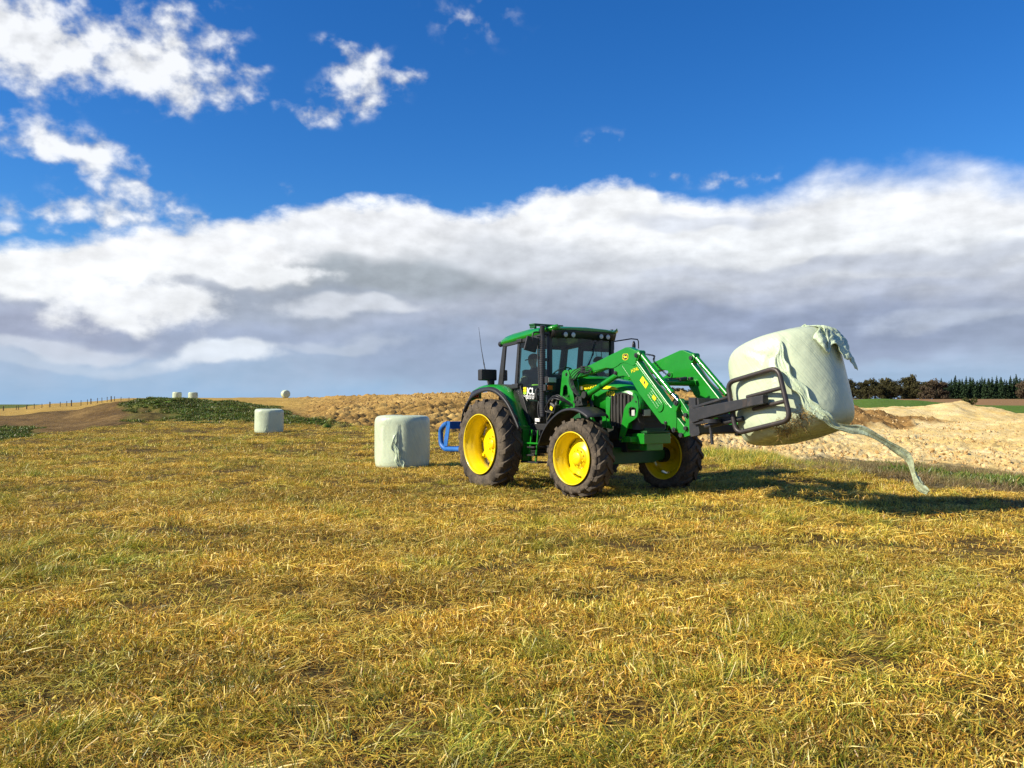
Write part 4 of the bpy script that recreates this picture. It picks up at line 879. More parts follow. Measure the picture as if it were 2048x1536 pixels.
for sd in (-1, 1):
    yb = sd * .80; yh = sd * .735
    arm_ = MB().prism([cl(4.80, 1.412), cl(5.98, 1.565), cl(5.98, 1.45), cl(5.78, 1.425), cl(4.84, 1.24)], yb - .055, yb + .055)
    arm_.prism([cl(4.62, 1.44), cl(5.3, 1.575), cl(5.3, 1.545), cl(4.62, 1.40)], yb - sd * .10 - .02, yb - sd * .10 + .02).prism([cl(4.62, 1.23), cl(5.4, 1.29), cl(5.4, 1.25), cl(4.62, 1.17)], yb - sd * .11 - .02, yb - sd * .11 + .02)
    arm_.prism([cl(4.60, 1.40), cl(4.95, 1.42), cl(4.95, 1.28), cl(4.62, 1.20)], sd * .56, sd * .735)
    arm_.cyl((cl(5.06, 1.255)[0], yb, cl(5.06, 1.255)[1]), (cl(5.06, 1.20)[0], yb, cl(5.06, 1.20)[1]), .12, 20).cyl((cl(4.85, 1.15)[0], yb - sd * .1, cl(4.85, 1.15)[1]), (cl(5.5, 1.26)[0], yb - sd * .12, cl(5.5, 1.26)[1]), .035, 12)
    ao = arm_.build('clamp_arm', iron, ca_, bevel=.006)
    MB().prism([cl(5.64, 1.515), cl(5.72, 1.525), cl(5.71, 1.418), cl(5.65, 1.41)], yb - .0575, yb + .0575).build('clamp_plate', worn, ao, bevel=.004)
    bk = 0 if sd < 0 else .20
    crn = [cl(5.285, 1.75), cl(6.13 - bk, 1.915 - bk * .2), cl(6.31 - bk, 1.24 - bk * .2), cl(5.425, 1.06)]; path = []
    for i in range(4):
        p0, p1, p2 = Vector(crn[i - 1]), Vector(crn[i]), Vector(crn[(i + 1) % 4]); r_ = .13
        a_ = p1 + (p0 - p1).normalized() * r_; c_ = p1 + (p2 - p1).normalized() * r_
        for t in np.linspace(0, 1, 7): q_ = a_.lerp(p1, t).lerp(p1.lerp(c_, t), t); path.append((q_.x, yh, q_.y))
    path.append(path[0]); path.append(path[1])
    MB().tube(path, .033, 12, cap=False).build('hoop', worn, ao)
    for (xa, za, xb_, zb_) in ((5.62, 1.545, 6.20 - bk, 1.655 - bk * .2), (5.72, 1.385, 6.245 - bk, 1.485 - bk * .2)):
        MB().tube([(cl(xa, za)[0], yh - sd * .002, cl(xa, za)[1]), (cl(xb_, zb_)[0], yh - sd * .002, cl(xb_, zb_)[1])], .027, 12).build('cross_tube', worn, ao)
    MB().tube([(cl(4.93, 1.20)[0], yb - sd * .1, cl(4.93, 1.20)[1]), (cl(4.97, .90)[0], yb - sd * .1, cl(4.97, .90)[1])], .022, 8).build('stand_leg', iron, ao)

# ---------------------------------------------------------------- blue implement behind
ri_ = empty('rear_implement'); ri_.matrix_world = TWORLD @ Matrix.Translation((-1.95, 0, .6))
tag(ri_, 'scuffed blue steel bale carrier on the rear linkage of the tractor', 'bale carrier')
X0, Z0 = -1.95, .6
b = MB().box((.08, 0, .53), (.12, 1.96, .15)).box((.2, 0, .30), (.10, 1.6, .12))
b.build('cross_beam', bluep, ri_, bevel=.008)
for sd in (-1, 1):
    MB().prism([(.02, .61), (.14, .61), (.14, .52), (.02, .10), (-.10, .10), (-.12, .18), (-.02, .48), (-.06, .56)], sd * 1.0, sd * .985).build('end_plate', bluep, ri_, bevel=.004)
    MB().tube(smooth_path([(.0, sd * .97, .57), (-.14, sd * .98, .52), (-.26, sd * .98, .42), (-.27, sd * .98, .25), (-.23, sd * .98, .12), (-.10, sd * .97, .045), (.05, sd * .97, .04), (.5, sd * .96, .05)], 6), .052, 14).build('hoop', bluep, ri_)
MB().cyl((-.05, -.97, .045), (-.05, .97, .045), .052, 14).build('lower_tube', bluep, ri_)
b = MB()
for sd in (-1, 1): b.box((.75, sd * .38, .12), (1.2, .05, .09)).tube([(.2, sd * .3, .55), (1.2, sd * .25, .75)], .03, 8)
b.build('linkage_arm', iron, ri_, bevel=.006)

# ---------------------------------------------------------------- wrapped bales
def wrap_mat(name, col, streak):
    m, nt, b = material(name); c = objcoord(nt); x, y, z = sep(c)
    th = y._m('ARCTAN2', x)
    d1 = vec(nt, (th * .75 + z * .55) * 14.0, (z * .8 - th * .6) * .22, 0.0)      # lines of the stretched film
    s1 = noise(d1, 1.0, 4, .6); s2 = noise(d1, 3.2, 3, .6); n1 = noise(c, 2.0, 4, .6); n2 = noise(c, 9, 4, .65); n3 = noise(c, 26, 3, .6)
    base = mix(nt, n1.step(.3, .75), tuple(v * .92 for v in col), tuple(min(.9, v * 1.06) for v in col))
    base = mix(nt, (s2 * .6 + s1 * .4).step(.5, .66, 0, .34), base, (.27, .34, .24))
    spots = (n3 * .6 + n2 * .4).step(.66, .72, 0, .75) * n1.step(.45, .6)
    base = mix(nt, spots, base, (.10, .10, .06))
    low = z.step(-.72, -.5, .5, 0) * n2.step(.35, .6)
    base = mix(nt, low, base, (.20, .17, .09))
    setin(nt, b.inputs['Base Color'], base); b.inputs['Roughness'].default_value = .34; b.inputs['Specular IOR Level'].default_value = .45
    mk = n1.step(.35, .65, .35, 1.0)
    bump(nt, b, (s1 * .35 + s2 * .55) * mk * streak + n2 * .25, .7, .026)
    return m
wrap = wrap_mat('bale_film', (.58, .65, .44), .8)
film = wrap_mat('film_tail', (.60, .70, .46), 1.4)
fnt = film.node_tree; fb = fnt.nodes['Principled BSDF']; fc_ = objcoord(fnt); fw_ = vmath(fc_, 'MULTIPLY', (1.0, 1.0, .45))
bump(fnt, fb, noise(fw_, 24, 4, .62, dist=.8) * .7 + noise(fw_, 60, 3, .6) * .3, .6, .03)
def bale_mesh(Rb, Hb, creases=(), seed=0, nth=120, nph=60, ex=.33, sq=None):
    rows = []
    th = np.linspace(0, 2 * np.pi, nth, endpoint=False)
    for ph in np.linspace(-np.pi / 2, np.pi / 2, nph):
        c = abs(math.cos(ph)) ** ex; s = math.copysign(abs(math.sin(ph)) ** ex, ph); z = Hb / 2 * s
        r = Rb * c * np.ones(nth)
        nn = fbm(np.cos(th) * 1.4 + seed * 3.1, np.sin(th) * 1.4 + z * 1.7, seed, 3) * .022 + fbm(np.cos(th) * 4 + seed, np.sin(th) * 4 + z * 5, seed + 3, 3) * .006
        nn = nn + .018 * np.sin(2 * th + seed) * (z / Hb)
        for (t0, z0, t1, z1, h, w) in creases:                      # fold lines in the film
            du = (np.degrees(th) - t0 + 180) % 360 - 180; d1 = (t1 - t0 + 180) % 360 - 180; k = Rb * math.pi / 180
            px, pz = du * k, np.full(nth, z - z0); ex_, ez = d1 * k, z1 - z0; L2 = ex_ ** 2 + ez ** 2
            t = np.clip((px * ex_ + pz * ez) / L2, 0, 1); d = (px * ez - pz * ex_) / math.sqrt(L2); dd = np.hypot(px - t * ex_, pz - t * ez)
            sd_ = np.sign(d)
            nn = nn + h * (1 - .75 * t) * (np.exp(-(dd / w) ** 2) - .8 * np.exp(-((dd - 1.8 * w) / w) ** 2) * (sd_ > 0)) * c
        r = r + nn * (c ** .5)
        rows.append([(r[i] * math.cos(th[i]), r[i] * math.sin(th[i]), z + (nn[i] * .8 if abs(s) > .97 else 0)) for i in range(nth)])
    return MB().grid(rows, True, True)
def ribbon(path, widths, seed, nrm=None, amp=.25, twist=0.0, nw=11, k=5):
    """a gathered strip of film along path; widths per path point"""
    P = smooth_path(path, k); W = np.interp(np.linspace(0, 1, len(P)), np.linspace(0, 1, len(widths)), widths); rows = []
    rr = np.random.default_rng(seed); ph = rr.uniform(0, 6, 6)
    for i, p in enumerate(P):
        t = (P[min(i + 1, len(P) - 1)] - P[max(i - 1, 0)]).normalized(); n = (nrm(p) if nrm else Vector((.2, -.9, .4))); n = (n - t * n.dot(t)).normalized(); b = t.cross(n)
        f = i / (len(P) - 1); a = twist * f; n, b = n * math.cos(a) + b * math.sin(a), b * math.cos(a) - n * math.sin(a); row = []
        for j in range(nw):
            s = j / (nw - 1) * 2 - 1
            h = math.sin(s * 7 + ph[0] + f * 5) * .5 + math.sin(s * 13 + ph[1] - f * 9) * .3 + math.sin(s * 4 + f * 17 + ph[2]) * .35
            e = .75 + .25 * math.sin(f * 23 + ph[3] + (2 if s > 0 else 0))
            row.append(p + b * s * W[i] * .5 * e + n * (abs(h) * W[i] * amp + .006))
        rows.append(row)
    return MB().grid(rows)
# the bale held in the clamp
BR, BH = .765, 1.40
hb = bale_mesh(BR, BH, [(302, .15, 258, .56, .050, .024), (302, .15, 285, .34, .03, .03), (302, .15, 306, .55, .045, .03), (303, .16, 325, .35, -.02, .04), (300, .12, 270, .2, -.016, .04)], seed=3)
BMW = TWORLD @ Matrix.Translation((5.72, 0, 1.675)) @ Matrix.Rotation(-R(14), 4, 'Y')
hb.v = [(x * 1.035, y * .915, z) for x, y, z in hb.v]; held = hb.build('wrapped_bale', wrap); held.matrix_world = BMW
tag(held, 'pale green wrapped bale lifted in the black clamp, its torn film flying', 'bale', 'wrapped silage bales')
BI = BMW.inverted()
def surf(thd, z, off=.012):
    c = (1 - min(.999, abs(z) / (BH / 2)) ** (1 / .33 * 2)) ** (.33 / 2); return Vector(((BR * c * 1.035 + off) * math.cos(R(thd)), (BR * c * .915 + off) * math.sin(R(thd)), z))
fr_ = [BI @ Vector(p) for p in ((4.06, 10.70, 1.285), (4.25, 10.70, 1.25), (4.425, 10.7, 1.215), (4.69, 10.7, 1.094), (4.88, 10.7, .994), (5.02, 10.7, .854), (5.09, 10.7, .687), (5.17, 10.7, .52), (5.25, 10.66, .446))]
path = [surf(306, .50), surf(304, .36, .02), surf(302, .17, .03), surf(305, .02, .03), surf(312, -.17, .03), surf(316, -.335, .03), surf(322, -.473, .03), surf(330, -.575, .06)]
outn = lambda p: Vector((p.x, p.y, 0)).normalized()
ribbon(path, [.01, .11, .18, .19, .18, .17, .17, .16], 4, outn, .20, k=6).build('film_tail', film, held, solid=.003)
wn = (BI.to_3x3() @ Vector((-.35, -.8, .45))).normalized()
ribbon([path[-2], path[-1]] + fr_, [.15, .16, .15, .13, .14, .12, .13, .15, .13, .12, .15, .12], 9, lambda p: wn, .24, twist=1.2, k=6).build('film_tail', film, held, solid=.003)
ribbon([fr_[6], fr_[6] + (BI.to_3x3() @ Vector((.06, -.02, -.12))), fr_[6] + (BI.to_3x3() @ Vector((.10, -.02, -.17)))], [.04, .07, .03], 2, lambda p: wn, .2).build('film_tail', film, held, solid=.003)
# loose flap at the top right
fl = []
for i in range(41):
    f = i / 40; row = []
    for j in range(25):
        g_ = j / 24; thd = 343 + 50 * f + 6 * math.sin(g_ * 5); z = .705 - g_ * (.30 + .36 * f + .035 * math.sin(f * 12)) + .03 * math.sin(f * 9 + g_ * 3)
        off = .02 + .022 * abs(math.sin(f * 11 + g_ * 4)) + .018 * math.sin(f * 23 - g_ * 9) + .014 * abs(math.sin(f * 37 + g_ * 13)) + .11 * (f ** 1.5) * g_ * (1.0 - .25 * math.sin(f * 8))
        if g_ > .85: z += .05 * math.sin(f * 17 + 1) * (g_ - .85) / .15
        zz = min(z, .693); p = surf(thd, zz, off); p.z = z; row.append(p)
    fl.append(row)
MB().grid(fl).build('film_flap', film, held, solid=.003)
ribbon([surf(352, .70, .02), surf(355, .60, .03), surf(354, .42, .03), surf(350, .22, .03)], [.06, .09, .07, .02], 21, outn, .3).build('film_flap', film, held, solid=.003)
# hay caught on the bale below the hoop
def straw_mat(name, cols):
    m, nt, b = material(name); oi = nt.nodes.new('ShaderNodeAttribute'); oi.attribute_name = 'tone'
    setin(nt, b.inputs['Base Color'], ramp(S(nt, oi.outputs['Fac']), cols)); b.inputs['Roughness'].default_value = .7; b.inputs['Specular IOR Level'].default_value = .25
    return m
strawm = straw_mat('hay', [(0, (.10, .05, .012)), (.5, (.30, .19, .05)), (1, (.55, .38, .14))])
def tuft(name, mat, pts, L, w, parent=None):
    vs, fs, tone = [], [], []
    for p, d in pts:
        d = d.normalized(); s_ = d.cross(Vector((random.uniform(-1, 1), random.uniform(-1, 1), random.uniform(-1, 1)))).normalized() * w; l = L * random.uniform(.5, 1.2); o = len(vs); t = random.random()
        mid = p + d * l * .5 + Vector((random.uniform(-.02, .02), random.uniform(-.02, .02), random.uniform(-.03, .01)))
        vs += [p - s_, p + s_, mid - s_, mid + s_, p + d * l + Vector((0, 0, -.02))]; fs += [(o, o + 1, o + 3, o + 2), (o + 2, o + 3, o + 4)]; tone += [t] * 5
    me = bpy.data.meshes.new(name); me.from_pydata([tuple(v) for v in vs], [], fs); at = me.attributes.new('tone', 'FLOAT', 'POINT'); at.data.foreach_set('value', tone); me.materials.append(mat)
    o = bpy.data.objects.new(name, me); COL.objects.link(o); o.parent = parent; return o
pts = []
for k in range(420):
    f = random.random(); thd = 282 + 34 * f + random.gauss(0, 4); z = -.50 - .12 * (1 - f) + random.gauss(0, .06) - (.07 if random.random() < .3 else 0); z = max(z, -.68)
    p = surf(thd, z, .01); n = outn(p); pts.append((p, n * random.uniform(.2, 1) + Vector((random.gauss(0, .6), random.gauss(0, .6), random.gauss(-.25, .6)))))
hy = tuft('hay_tuft', strawm, pts, .12, .0026); hy.matrix_world = BMW
tag(hy, 'tuft of dry golden hay caught under the clamp hoop against the lifted bale', 'hay', kind='stuff')

def stand_bale(u, v, Y, Rb, Hb, rotz, creases, seed, label, tail=None, sink=.03):
    x = (u - 1024) / FPX * Y; z = ground_z(x, Y)
    o = bale_mesh(Rb, Hb, creases, seed, ex=.2).build('wrapped_bale', wrap); o.location = (x, Y, z + Hb / 2 - sink); o.rotation_euler = (R(random.uniform(-1.5, 1.5)), R(random.uniform(-1.5, 1.5)), 0)
    tag(o, label, 'bale', 'wrapped silage bales'); return o
def tail_on(o, Rb, Hb, spec, widths, seed):
    pp = [Vector(((Rb + off) * math.cos(R(t)), (Rb + off) * math.sin(R(t)), z)) for t, z, off in spec]
    ribbon(pp, widths, seed, outn, .22).build('film_tail', film, o, solid=.003)
b1 = stand_bale(805, 935, 20.1, .655, 1.26, 0, [(-99.6, 0, -127, .33, .065, .030), (-99.6, 0, -112, .25, .045, .032), (-99.6, .02, -91, .33, .08, .032), (-97, .0, -76, -.12, -.03, .05), (-96, -.2, -80, -.45, -.03, .04)], 7, 'pale green wrapped bale standing beside the rear wheel of the tractor')
tail_on(b1, .655, 1.26, [(-92, .30, .0), (-95, .16, .02), (-99, .0, .03), (-95, -.16, .035), (-91, -.32, .035), (-88, -.48, .03), (-84, -.60, .03)], [.02, .11, .17, .16, .17, .24, .30], 5)
b2 = stand_bale(538.5, 866, 41.0, .69, 1.19, 0, [(-99, -.1, -75, .3, .02, .03)], 12, 'pale green wrapped bale standing alone in mid field before the dark green mound')
tail_on(b2, .69, 1.19, [(-80, -.1, .02), (-84, -.3, .02), (-88, -.58, .02)], [.03, .08, .1], 6)
stand_bale(354, 796, 119, .62, 1.30, 0, [], 15, 'left one of two small wrapped bales standing on the skyline above the green mound')
b4 = stand_bale(386, 797, 119, .64, 1.28, 0, [], 18, 'right one of two small wrapped bales on the skyline, loose film on its edge')
tail_on(b4, .64, 1.25, [(-15, .5, .02), (-12, .3, .05), (-10, .1, .08)], [.1, .2, .06], 8)
x5, Y5 = (571 - 1024) / FPX * 126, 126
b5 = bale_mesh(.60, 1.2, [], 20).build('wrapped_bale', wrap); b5.location = (x5, Y5, ground_z(x5, Y5) + .57); b5.rotation_euler = (R(90), 0, R(32))
tag(b5, 'single wrapped bale lying on its side on the skyline, round end showing', 'bale', 'wrapped silage bales')

# ---------------------------------------------------------------- driver
def person():
    V, E, RD = [], [], []
    def ad(p, r, par=None):
        V.append(p); RD.append(r)
        if par is not None: E.append((par, len(V) - 1))
        return len(V) - 1
    pel = ad((-.08, 0, 1.70), .15); w1 = ad((-.10, -.01, 1.84), .145, pel); ch_ = ad((-.10, -.03, 2.02), .165, w1); sh = ad((-.11, -.05, 2.15), .13, ch_); nk = ad((-.13, -.07, 2.24), .058, sh)
    jw = ad((-.16, -.10, 2.315), .075, nk); hd = ad((-.15, -.085, 2.385), .098, jw); ad((-.14, -.07, 2.46), .085, hd)
    for sd in (-1, 1):
        if sd < 0: S_, El, Wr, Ha = (-.16, -.24, 2.10), (-.24, -.36, 1.86), (-.10, -.42, 1.98), (-.03, -.42, 2.02)
        else: S_, El, Wr, Ha = (-.02, .16, 2.11), (.18, .26, 1.90), (.42, .16, 2.05), (.50, .13, 2.09)
        a = ad(S_, .075, sh); e = ad(El, .050, a); w = ad(Wr, .032, e); h = ad(Ha, .034, w)
        dr = (Vector(Ha) - Vector(Wr)).normalized(); sd_v = dr.cross(Vector((0, 0, 1))).normalized()
        for k, ln in enumerate((.075, .085, .09, .08)):
            b = Vector(Ha) + sd_v * (k - 1.5) * .017 + dr * .02; f1_ = ad(tuple(b), .010, h); f2_ = ad(tuple(b + dr * ln * .5 + Vector((0, 0, .008))), .009, f1_); ad(tuple(b + dr * ln + Vector((0, 0, -.022))), .008, f2_)
        t = Vector(Ha) - dr * .01 + sd_v * .035; f1_ = ad(tuple(t), .011, h); ad(tuple(t + dr * .045 + sd_v * .02), .010, f1_)
        hp = ad((-.02, sd * .10, 1.66), .10, pel); kn = ad((.40, sd * .17, 1.66), .07, hp); an = ad((.50, sd * .16, 1.26), .045, kn); ad((.62, sd * .16, 1.20), .04, an)
    ad((-.205, -.17, 2.368), .016, hd)                                # nose
    me = bpy.data.meshes.new('person'); me.from_pydata(V, E, []); o = bpy.data.objects.new('person', me); COL.objects.link(o)
    md = o.modifiers.new('skin', 'SKIN'); md.use_smooth_shade = True
    for i, r_ in enumerate(RD): me.skin_vertices[0].data[i].radius = (r_, r_)
    me.skin_vertices[0].data[0].use_root = True
    ss_ = o.modifiers.new('sub', 'SUBSURF'); ss_.levels = 2; ss_.render_levels = 2
    m, nt, b = material('driver_skin_and_clothes'); c = objcoord(nt); x, y, z = sep(c)
    d1 = vmath(vmath(c, 'SUBTRACT', (-.07, -.41, 2.0)), 'LENGTH', None).step(.17, .19, 1, 0); d2 = vmath(vmath(c, 'SUBTRACT', (.46, .14, 2.07)), 'LENGTH', None).step(.13, .15, 1, 0)
    sk = (z.step(2.235, 2.25) + d1 + d2).clamp(); col = mix(nt, z.step(1.72, 1.74), (.02, .025, .04), (.025, .03, .05)); col = mix(nt, sk, col, (.50, .29, .20))
    setin(nt, b.inputs['Base Color'], col); b.inputs['Roughness'].default_value = .75; me.materials.append(m)
    o.matrix_world = TWORLD
    hat = paint('cap_cloth', (.035, .04, .045), rough=.9); cp_ = MB()
    cen = Vector((-.145, -.08, 2.425)); fd = Vector((-.56, -.83, -.05)).normalized(); rt = fd.cross(Vector((0, 0, 1))).normalized(); up_ = rt.cross(fd)
    rows = [[cen + up_ * .095 * math.sin(p_) + (fd * math.cos(a) + rt * math.sin(a)) * .112 * math.cos(p_) for a in np.linspace(0, 2 * math.pi, 20, endpoint=False)] for p_ in np.linspace(-.1, 1.55, 7)]
    cp_.grid(rows, True, True)
    cp_.grid([[cen + fd * (.09 + .085 * q_) + rt * s_ * (.085 - .03 * q_) - up_ * (.0 + .02 * q_ + .012 * s_ * s_) for s_ in np.linspace(-1, 1, 7)] for q_ in (0, .5, 1)])
    cp_.build('cap', hat, o, solid=.006)
    hv = paint('hi_vis_band', (.70, .80, .04), rough=.6, dirt=.02)
    MB().tube([(-.27, -.19, 2.12), (-.285, -.17, 2.0), (-.27, -.15, 1.86)], .018, 6).build('hi_vis_band', hv, o)
    MB().tube([(-.30 + .2 * 0, -.13, 1.9)] + [(-.10 + .185 * math.cos(a), -.03 + .185 * math.sin(a), 1.9) for a in np.linspace(math.pi, 3 * math.pi, 18)], .018, 6).build('hi_vis_band', hv, o)
    tag(o, 'driver in dark cap and dark top with hi-vis bands, seated in the tractor cab', 'person')
person()

# ---------------------------------------------------------------- fence on the left skyline
fw = paint('weathered_post', (.11, .085, .06), rough=.9, dirt=.5)
fence = empty('fence'); tag(fence, 'weathered post and wire fence along the left skyline', 'fence')
px_ = [(7, 5.5, 1), (33, 5, 0), (37.5, 5.5, 0), (53.5, 6, 1), (69, 6, 0), (84, 5, 0), (100, 7, 1), (120.5, 6, 0), (133.5, 7, 0), (143, 8.5, 1), (162, 7, 0), (175, 8, 0), (182, 9, 1), (195, 7.5, 0), (204, 7, 0), (214.5, 6.5, 0), (222.5, 7, 1), (229, 6, 0), (242, 4, 0), (258, 3, 0)]
tops = []
for u, hpx, thick in px_:
    Y = 121.0; x = (u - 1024) / FPX * Y; z = ground_z(x, Y); h_ = hpx / FPX * Y + .28; r_ = .085 if thick else .05
    p_ = MB().tube([(0, 0, -.3), (random.uniform(-.03, .03), 0, h_)], [r_, r_ * .9], 8).build('post', fw, fence, loc=(x, Y, z)); tops.append(Vector((x, Y, z + h_ * .8)))
for dz_ in (0, -.3): MB().tube([t + Vector((0, 0, dz_)) for t in tops], .006, 4).build('wire', iron, fence)

# ---------------------------------------------------------------- trees, bush
def foliage_mat(name, cols, trans=.25):
    m, nt, b = material(name); at = nt.nodes.new('ShaderNodeAttribute'); at.attribute_name = 'tone'; oi = nt.nodes.new('ShaderNodeObjectInfo')
    t = S(nt, at.outputs['Fac']) * .75 + S(nt, oi.outputs['Random']) * .25
    setin(nt, b.inputs['Base Color'], ramp(t, cols)); b.inputs['Roughness'].default_value = .8; b.inputs['Specular IOR Level'].default_value = .15
    return m
conif = foliage_mat('conifer_foliage', [(0, (.010, .022, .010)), (.5, (.022, .045, .018)), (1, (.045, .075, .028))])
broad = foliage_mat('broadleaf_foliage', [(0, (.026, .024, .010)), (.5, (.060, .055, .020)), (1, (.11, .095, .038))])
autum = foliage_mat('autumn_foliage', [(0, (.042, .030, .018)), (.5, (.092, .068, .040)), (1, (.17, .125, .075))])
bushm = foliage_mat('bush_foliage', [(0, (.025, .03, .008)), (.5, (.06, .07, .018)), (1, (.13, .13, .04))])
bark = paint('bark', (.06, .045, .033), rough=.9, dirt=.3)
def leaf_cloud(name, mat, pts, size, parent):
    vs, fs, tone = [], [], []
    for (p, t, k) in pts:
        a = Vector((random.gauss(0, 1), random.gauss(0, 1), random.gauss(0, .7))).normalized(); b = a.orthogonal().normalized(); b = Matrix.Rotation(random.uniform(0, 6.3), 3, a) @ b; s_ = size * k * random.uniform(.6, 1.3); c = a.cross(b); o = len(vs)
        vs += [p - b * s_ - c * s_ * .5, p + b * s_ * .3 - c * s_ * .7, p + b * s_ + c * s_ * .4, p - b * s_ * .4 + c * s_ * .7]; fs.append((o, o + 1, o + 2, o + 3)); tone += [t] * 4
    me = bpy.data.meshes.new(name); me.from_pydata([tuple(v) for v in vs], [], fs); at = me.attributes.new('tone', 'FLOAT', 'POINT'); at.data.foreach_set('value', tone); me.materials.append(mat)
    o = bpy.data.objects.new(name, me); COL.objects.link(o); o.parent = parent; return o
def make_conifer(seed, h=14, w=3.4):
    random.seed(seed); root = empty('conifer_tree'); pts = []
    tiers = 26
    for i in range(tiers):
        f = i / (tiers - 1); z = h * (.01 + .98 * f); r_ = w * (1 - f) ** .75 * (.85 + .3 * random.random()) + .12
        for k in range(int(8 + 60 * (1 - f))):
            a = random.uniform(0, 6.3); q = math.sqrt(random.random()); lump = .75 + .35 * math.sin(a * 5 + i * 2.1)
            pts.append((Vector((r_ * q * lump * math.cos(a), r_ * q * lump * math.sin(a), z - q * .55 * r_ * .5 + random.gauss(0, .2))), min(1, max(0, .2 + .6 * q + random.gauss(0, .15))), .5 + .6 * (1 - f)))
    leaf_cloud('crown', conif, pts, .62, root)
    MB().tube([(0, 0, -.5), (0, 0, h * .5), (.05, 0, h * .97)], [.22, .14, .03], 7).build('trunk', bark, root)
    return root
def make_broadleaf(seed, mat, h=13.5, w=5.2, lean=.0):
    random.seed(seed); root = empty('broadleaf_tree'); pts = []; tb = MB().tube([(0, 0, -.5), (.1, 0, h * .25), (.3 + lean, .1, h * .55)], [.30, .22, .12], 8)
    for k in range(27):
        a = random.uniform(0, 6.3); rr = w * .78 * math.sqrt(random.random()); zz = h * (.07 + .80 * random.random()); rr *= math.sin(min(1, (1.08 - zz / h) * 1.9) * 1.57)
        c = Vector((rr * math.cos(a) + lean, rr * math.sin(a), zz)); cr = random.uniform(1.1, 2.1)
        tb.tube([(.1, 0, h * .12), c * .6 + Vector((0, 0, h * .05)), c], [.1, .07, .03], 5)
        tcl = random.gauss(0, .15)
        for j in range(110):
            d = Vector((random.gauss(0, 1), random.gauss(0, 1), random.gauss(0, .8))).normalized() * cr * random.random() ** .45
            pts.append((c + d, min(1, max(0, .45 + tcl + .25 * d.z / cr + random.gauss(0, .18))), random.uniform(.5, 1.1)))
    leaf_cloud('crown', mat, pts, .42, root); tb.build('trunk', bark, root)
    return root
def copy_tree(o):
    c = o.copy(); COL.objects.link(c)
    for ch_ in list(o.children):
        d = ch_.copy(); COL.objects.link(d); d.parent = c
    return c
st0 = random.getstate()
con_p = [make_conifer(s_, 14 + .8 * (s_ % 3), 3.0 + .35 * (s_ % 4)) for s_ in range(4)]
bro_p = [make_broadleaf(30 + s_, broad, 13 + s_ % 2, 4.8 + .5 * (s_ % 3)) for s_ in range(4)]
aut_p = [make_broadleaf(60 + s_, autum, 12.0, 5.4) for s_ in range(2)]
used = set()
def place(protos, k, u, Y, sc, label, group):
    p = protos[k % len(protos)]
    if p.name in used: o = copy_tree(p)
    else: used.add(p.name); o = p
    x = (u - 1024) / FPX * Y; o.location = (x, Y, ground_z(x, Y) - .3); o.scale = (sc * random.uniform(.9, 1.1), sc * random.uniform(.9, 1.1), sc); o.rotation_euler = (0, 0, random.uniform(0, 6.28))
    tag(o, label, 'tree', group); return o
random.seed(77)
LB = 'olive brown broadleaf tree in the dense wood behind the sand pit'
for k in range(49):
    u = 1335 + k * 11.2 + random.uniform(-5, 5)
    if u > 1875: continue
    hpx = 48 if u > 1560 else 38
    sc = np.interp(u, [1340, 1450, 1700, 1750, 1830, 1850, 1875], [.88, .80, .93, .90, 1.02, .98, .7]) * random.uniform(.86, 1.12)
    place(bro_p, k, u, 488 + random.uniform(-10, 14), sc * .97, LB, 'broadleaf trees in the far wood')
for k in range(14):
    u = 1690 + k * 13 + random.uniform(-5, 5); place(bro_p, k + 2, u, 472 + random.uniform(-4, 8), random.uniform(.45, .72), LB, 'broadleaf trees in the far wood')
for ki, (u, sc, lab) in enumerate(((1866, .98, 'large bare purple-brown tree at the edge of the dark conifer row'), (1882, .86, 'round brown autumn tree just left of the brown field'), (2046, .85, 'autumn tree at the right end before the dark conifers'), (1850, .70, 'low pale brown tree standing in front of the wood'))):
    place(aut_p, ki, u, 468, sc, lab, 'autumn trees at the wood edge')
LC = 'dark green conifer in the long straight row on the skyline'
for row_ in range(2):
    for k in range(44):
        u = 1872 + k * 7.4 + random.uniform(-2, 2) + row_ * 3
        place(con_p, k + row_, u, 498 + row_ * 9 + random.uniform(-2, 2), (.86 if row_ == 0 else .93) * random.uniform(.90, 1.08) * np.interp(u, [1870, 1895, 1930], [.82, .92, 1.0]), LC, 'conifers in the far plantation')
random.seed(9)
bu = empty('bush'); pts = []
for k in range(9):
    c = Vector((random.uniform(-.75, .75), random.uniform(-.3, .3), random.uniform(.2, .75))); c.z *= 1 - .35 * abs(c.x)
    for j in range(110):
        d = Vector((random.gauss(0, 1), random.gauss(0, 1), random.gauss(0, 1))).normalized() * random.uniform(.18, .36); pts.append((c + d, min(1, max(0, .5 + random.gauss(0, .25))), random.uniform(.6, 1.1)))
leaf_cloud('foliage', bushm, pts, .075, bu); b = MB()
for k in range(6): b.tube([(random.uniform(-.3, .3), 0, -.2), (random.uniform(-.7, .7), random.uniform(-.2, .2), .7)], [.03, .012], 5)
b.build('stem', bark, bu); xb = (1937 - 1024) / FPX * 98; bu.location = (xb, 98, ground_z(xb, 98) - .05)
tag(bu, 'small olive bush growing on top of the pale sand heap', 'bush')

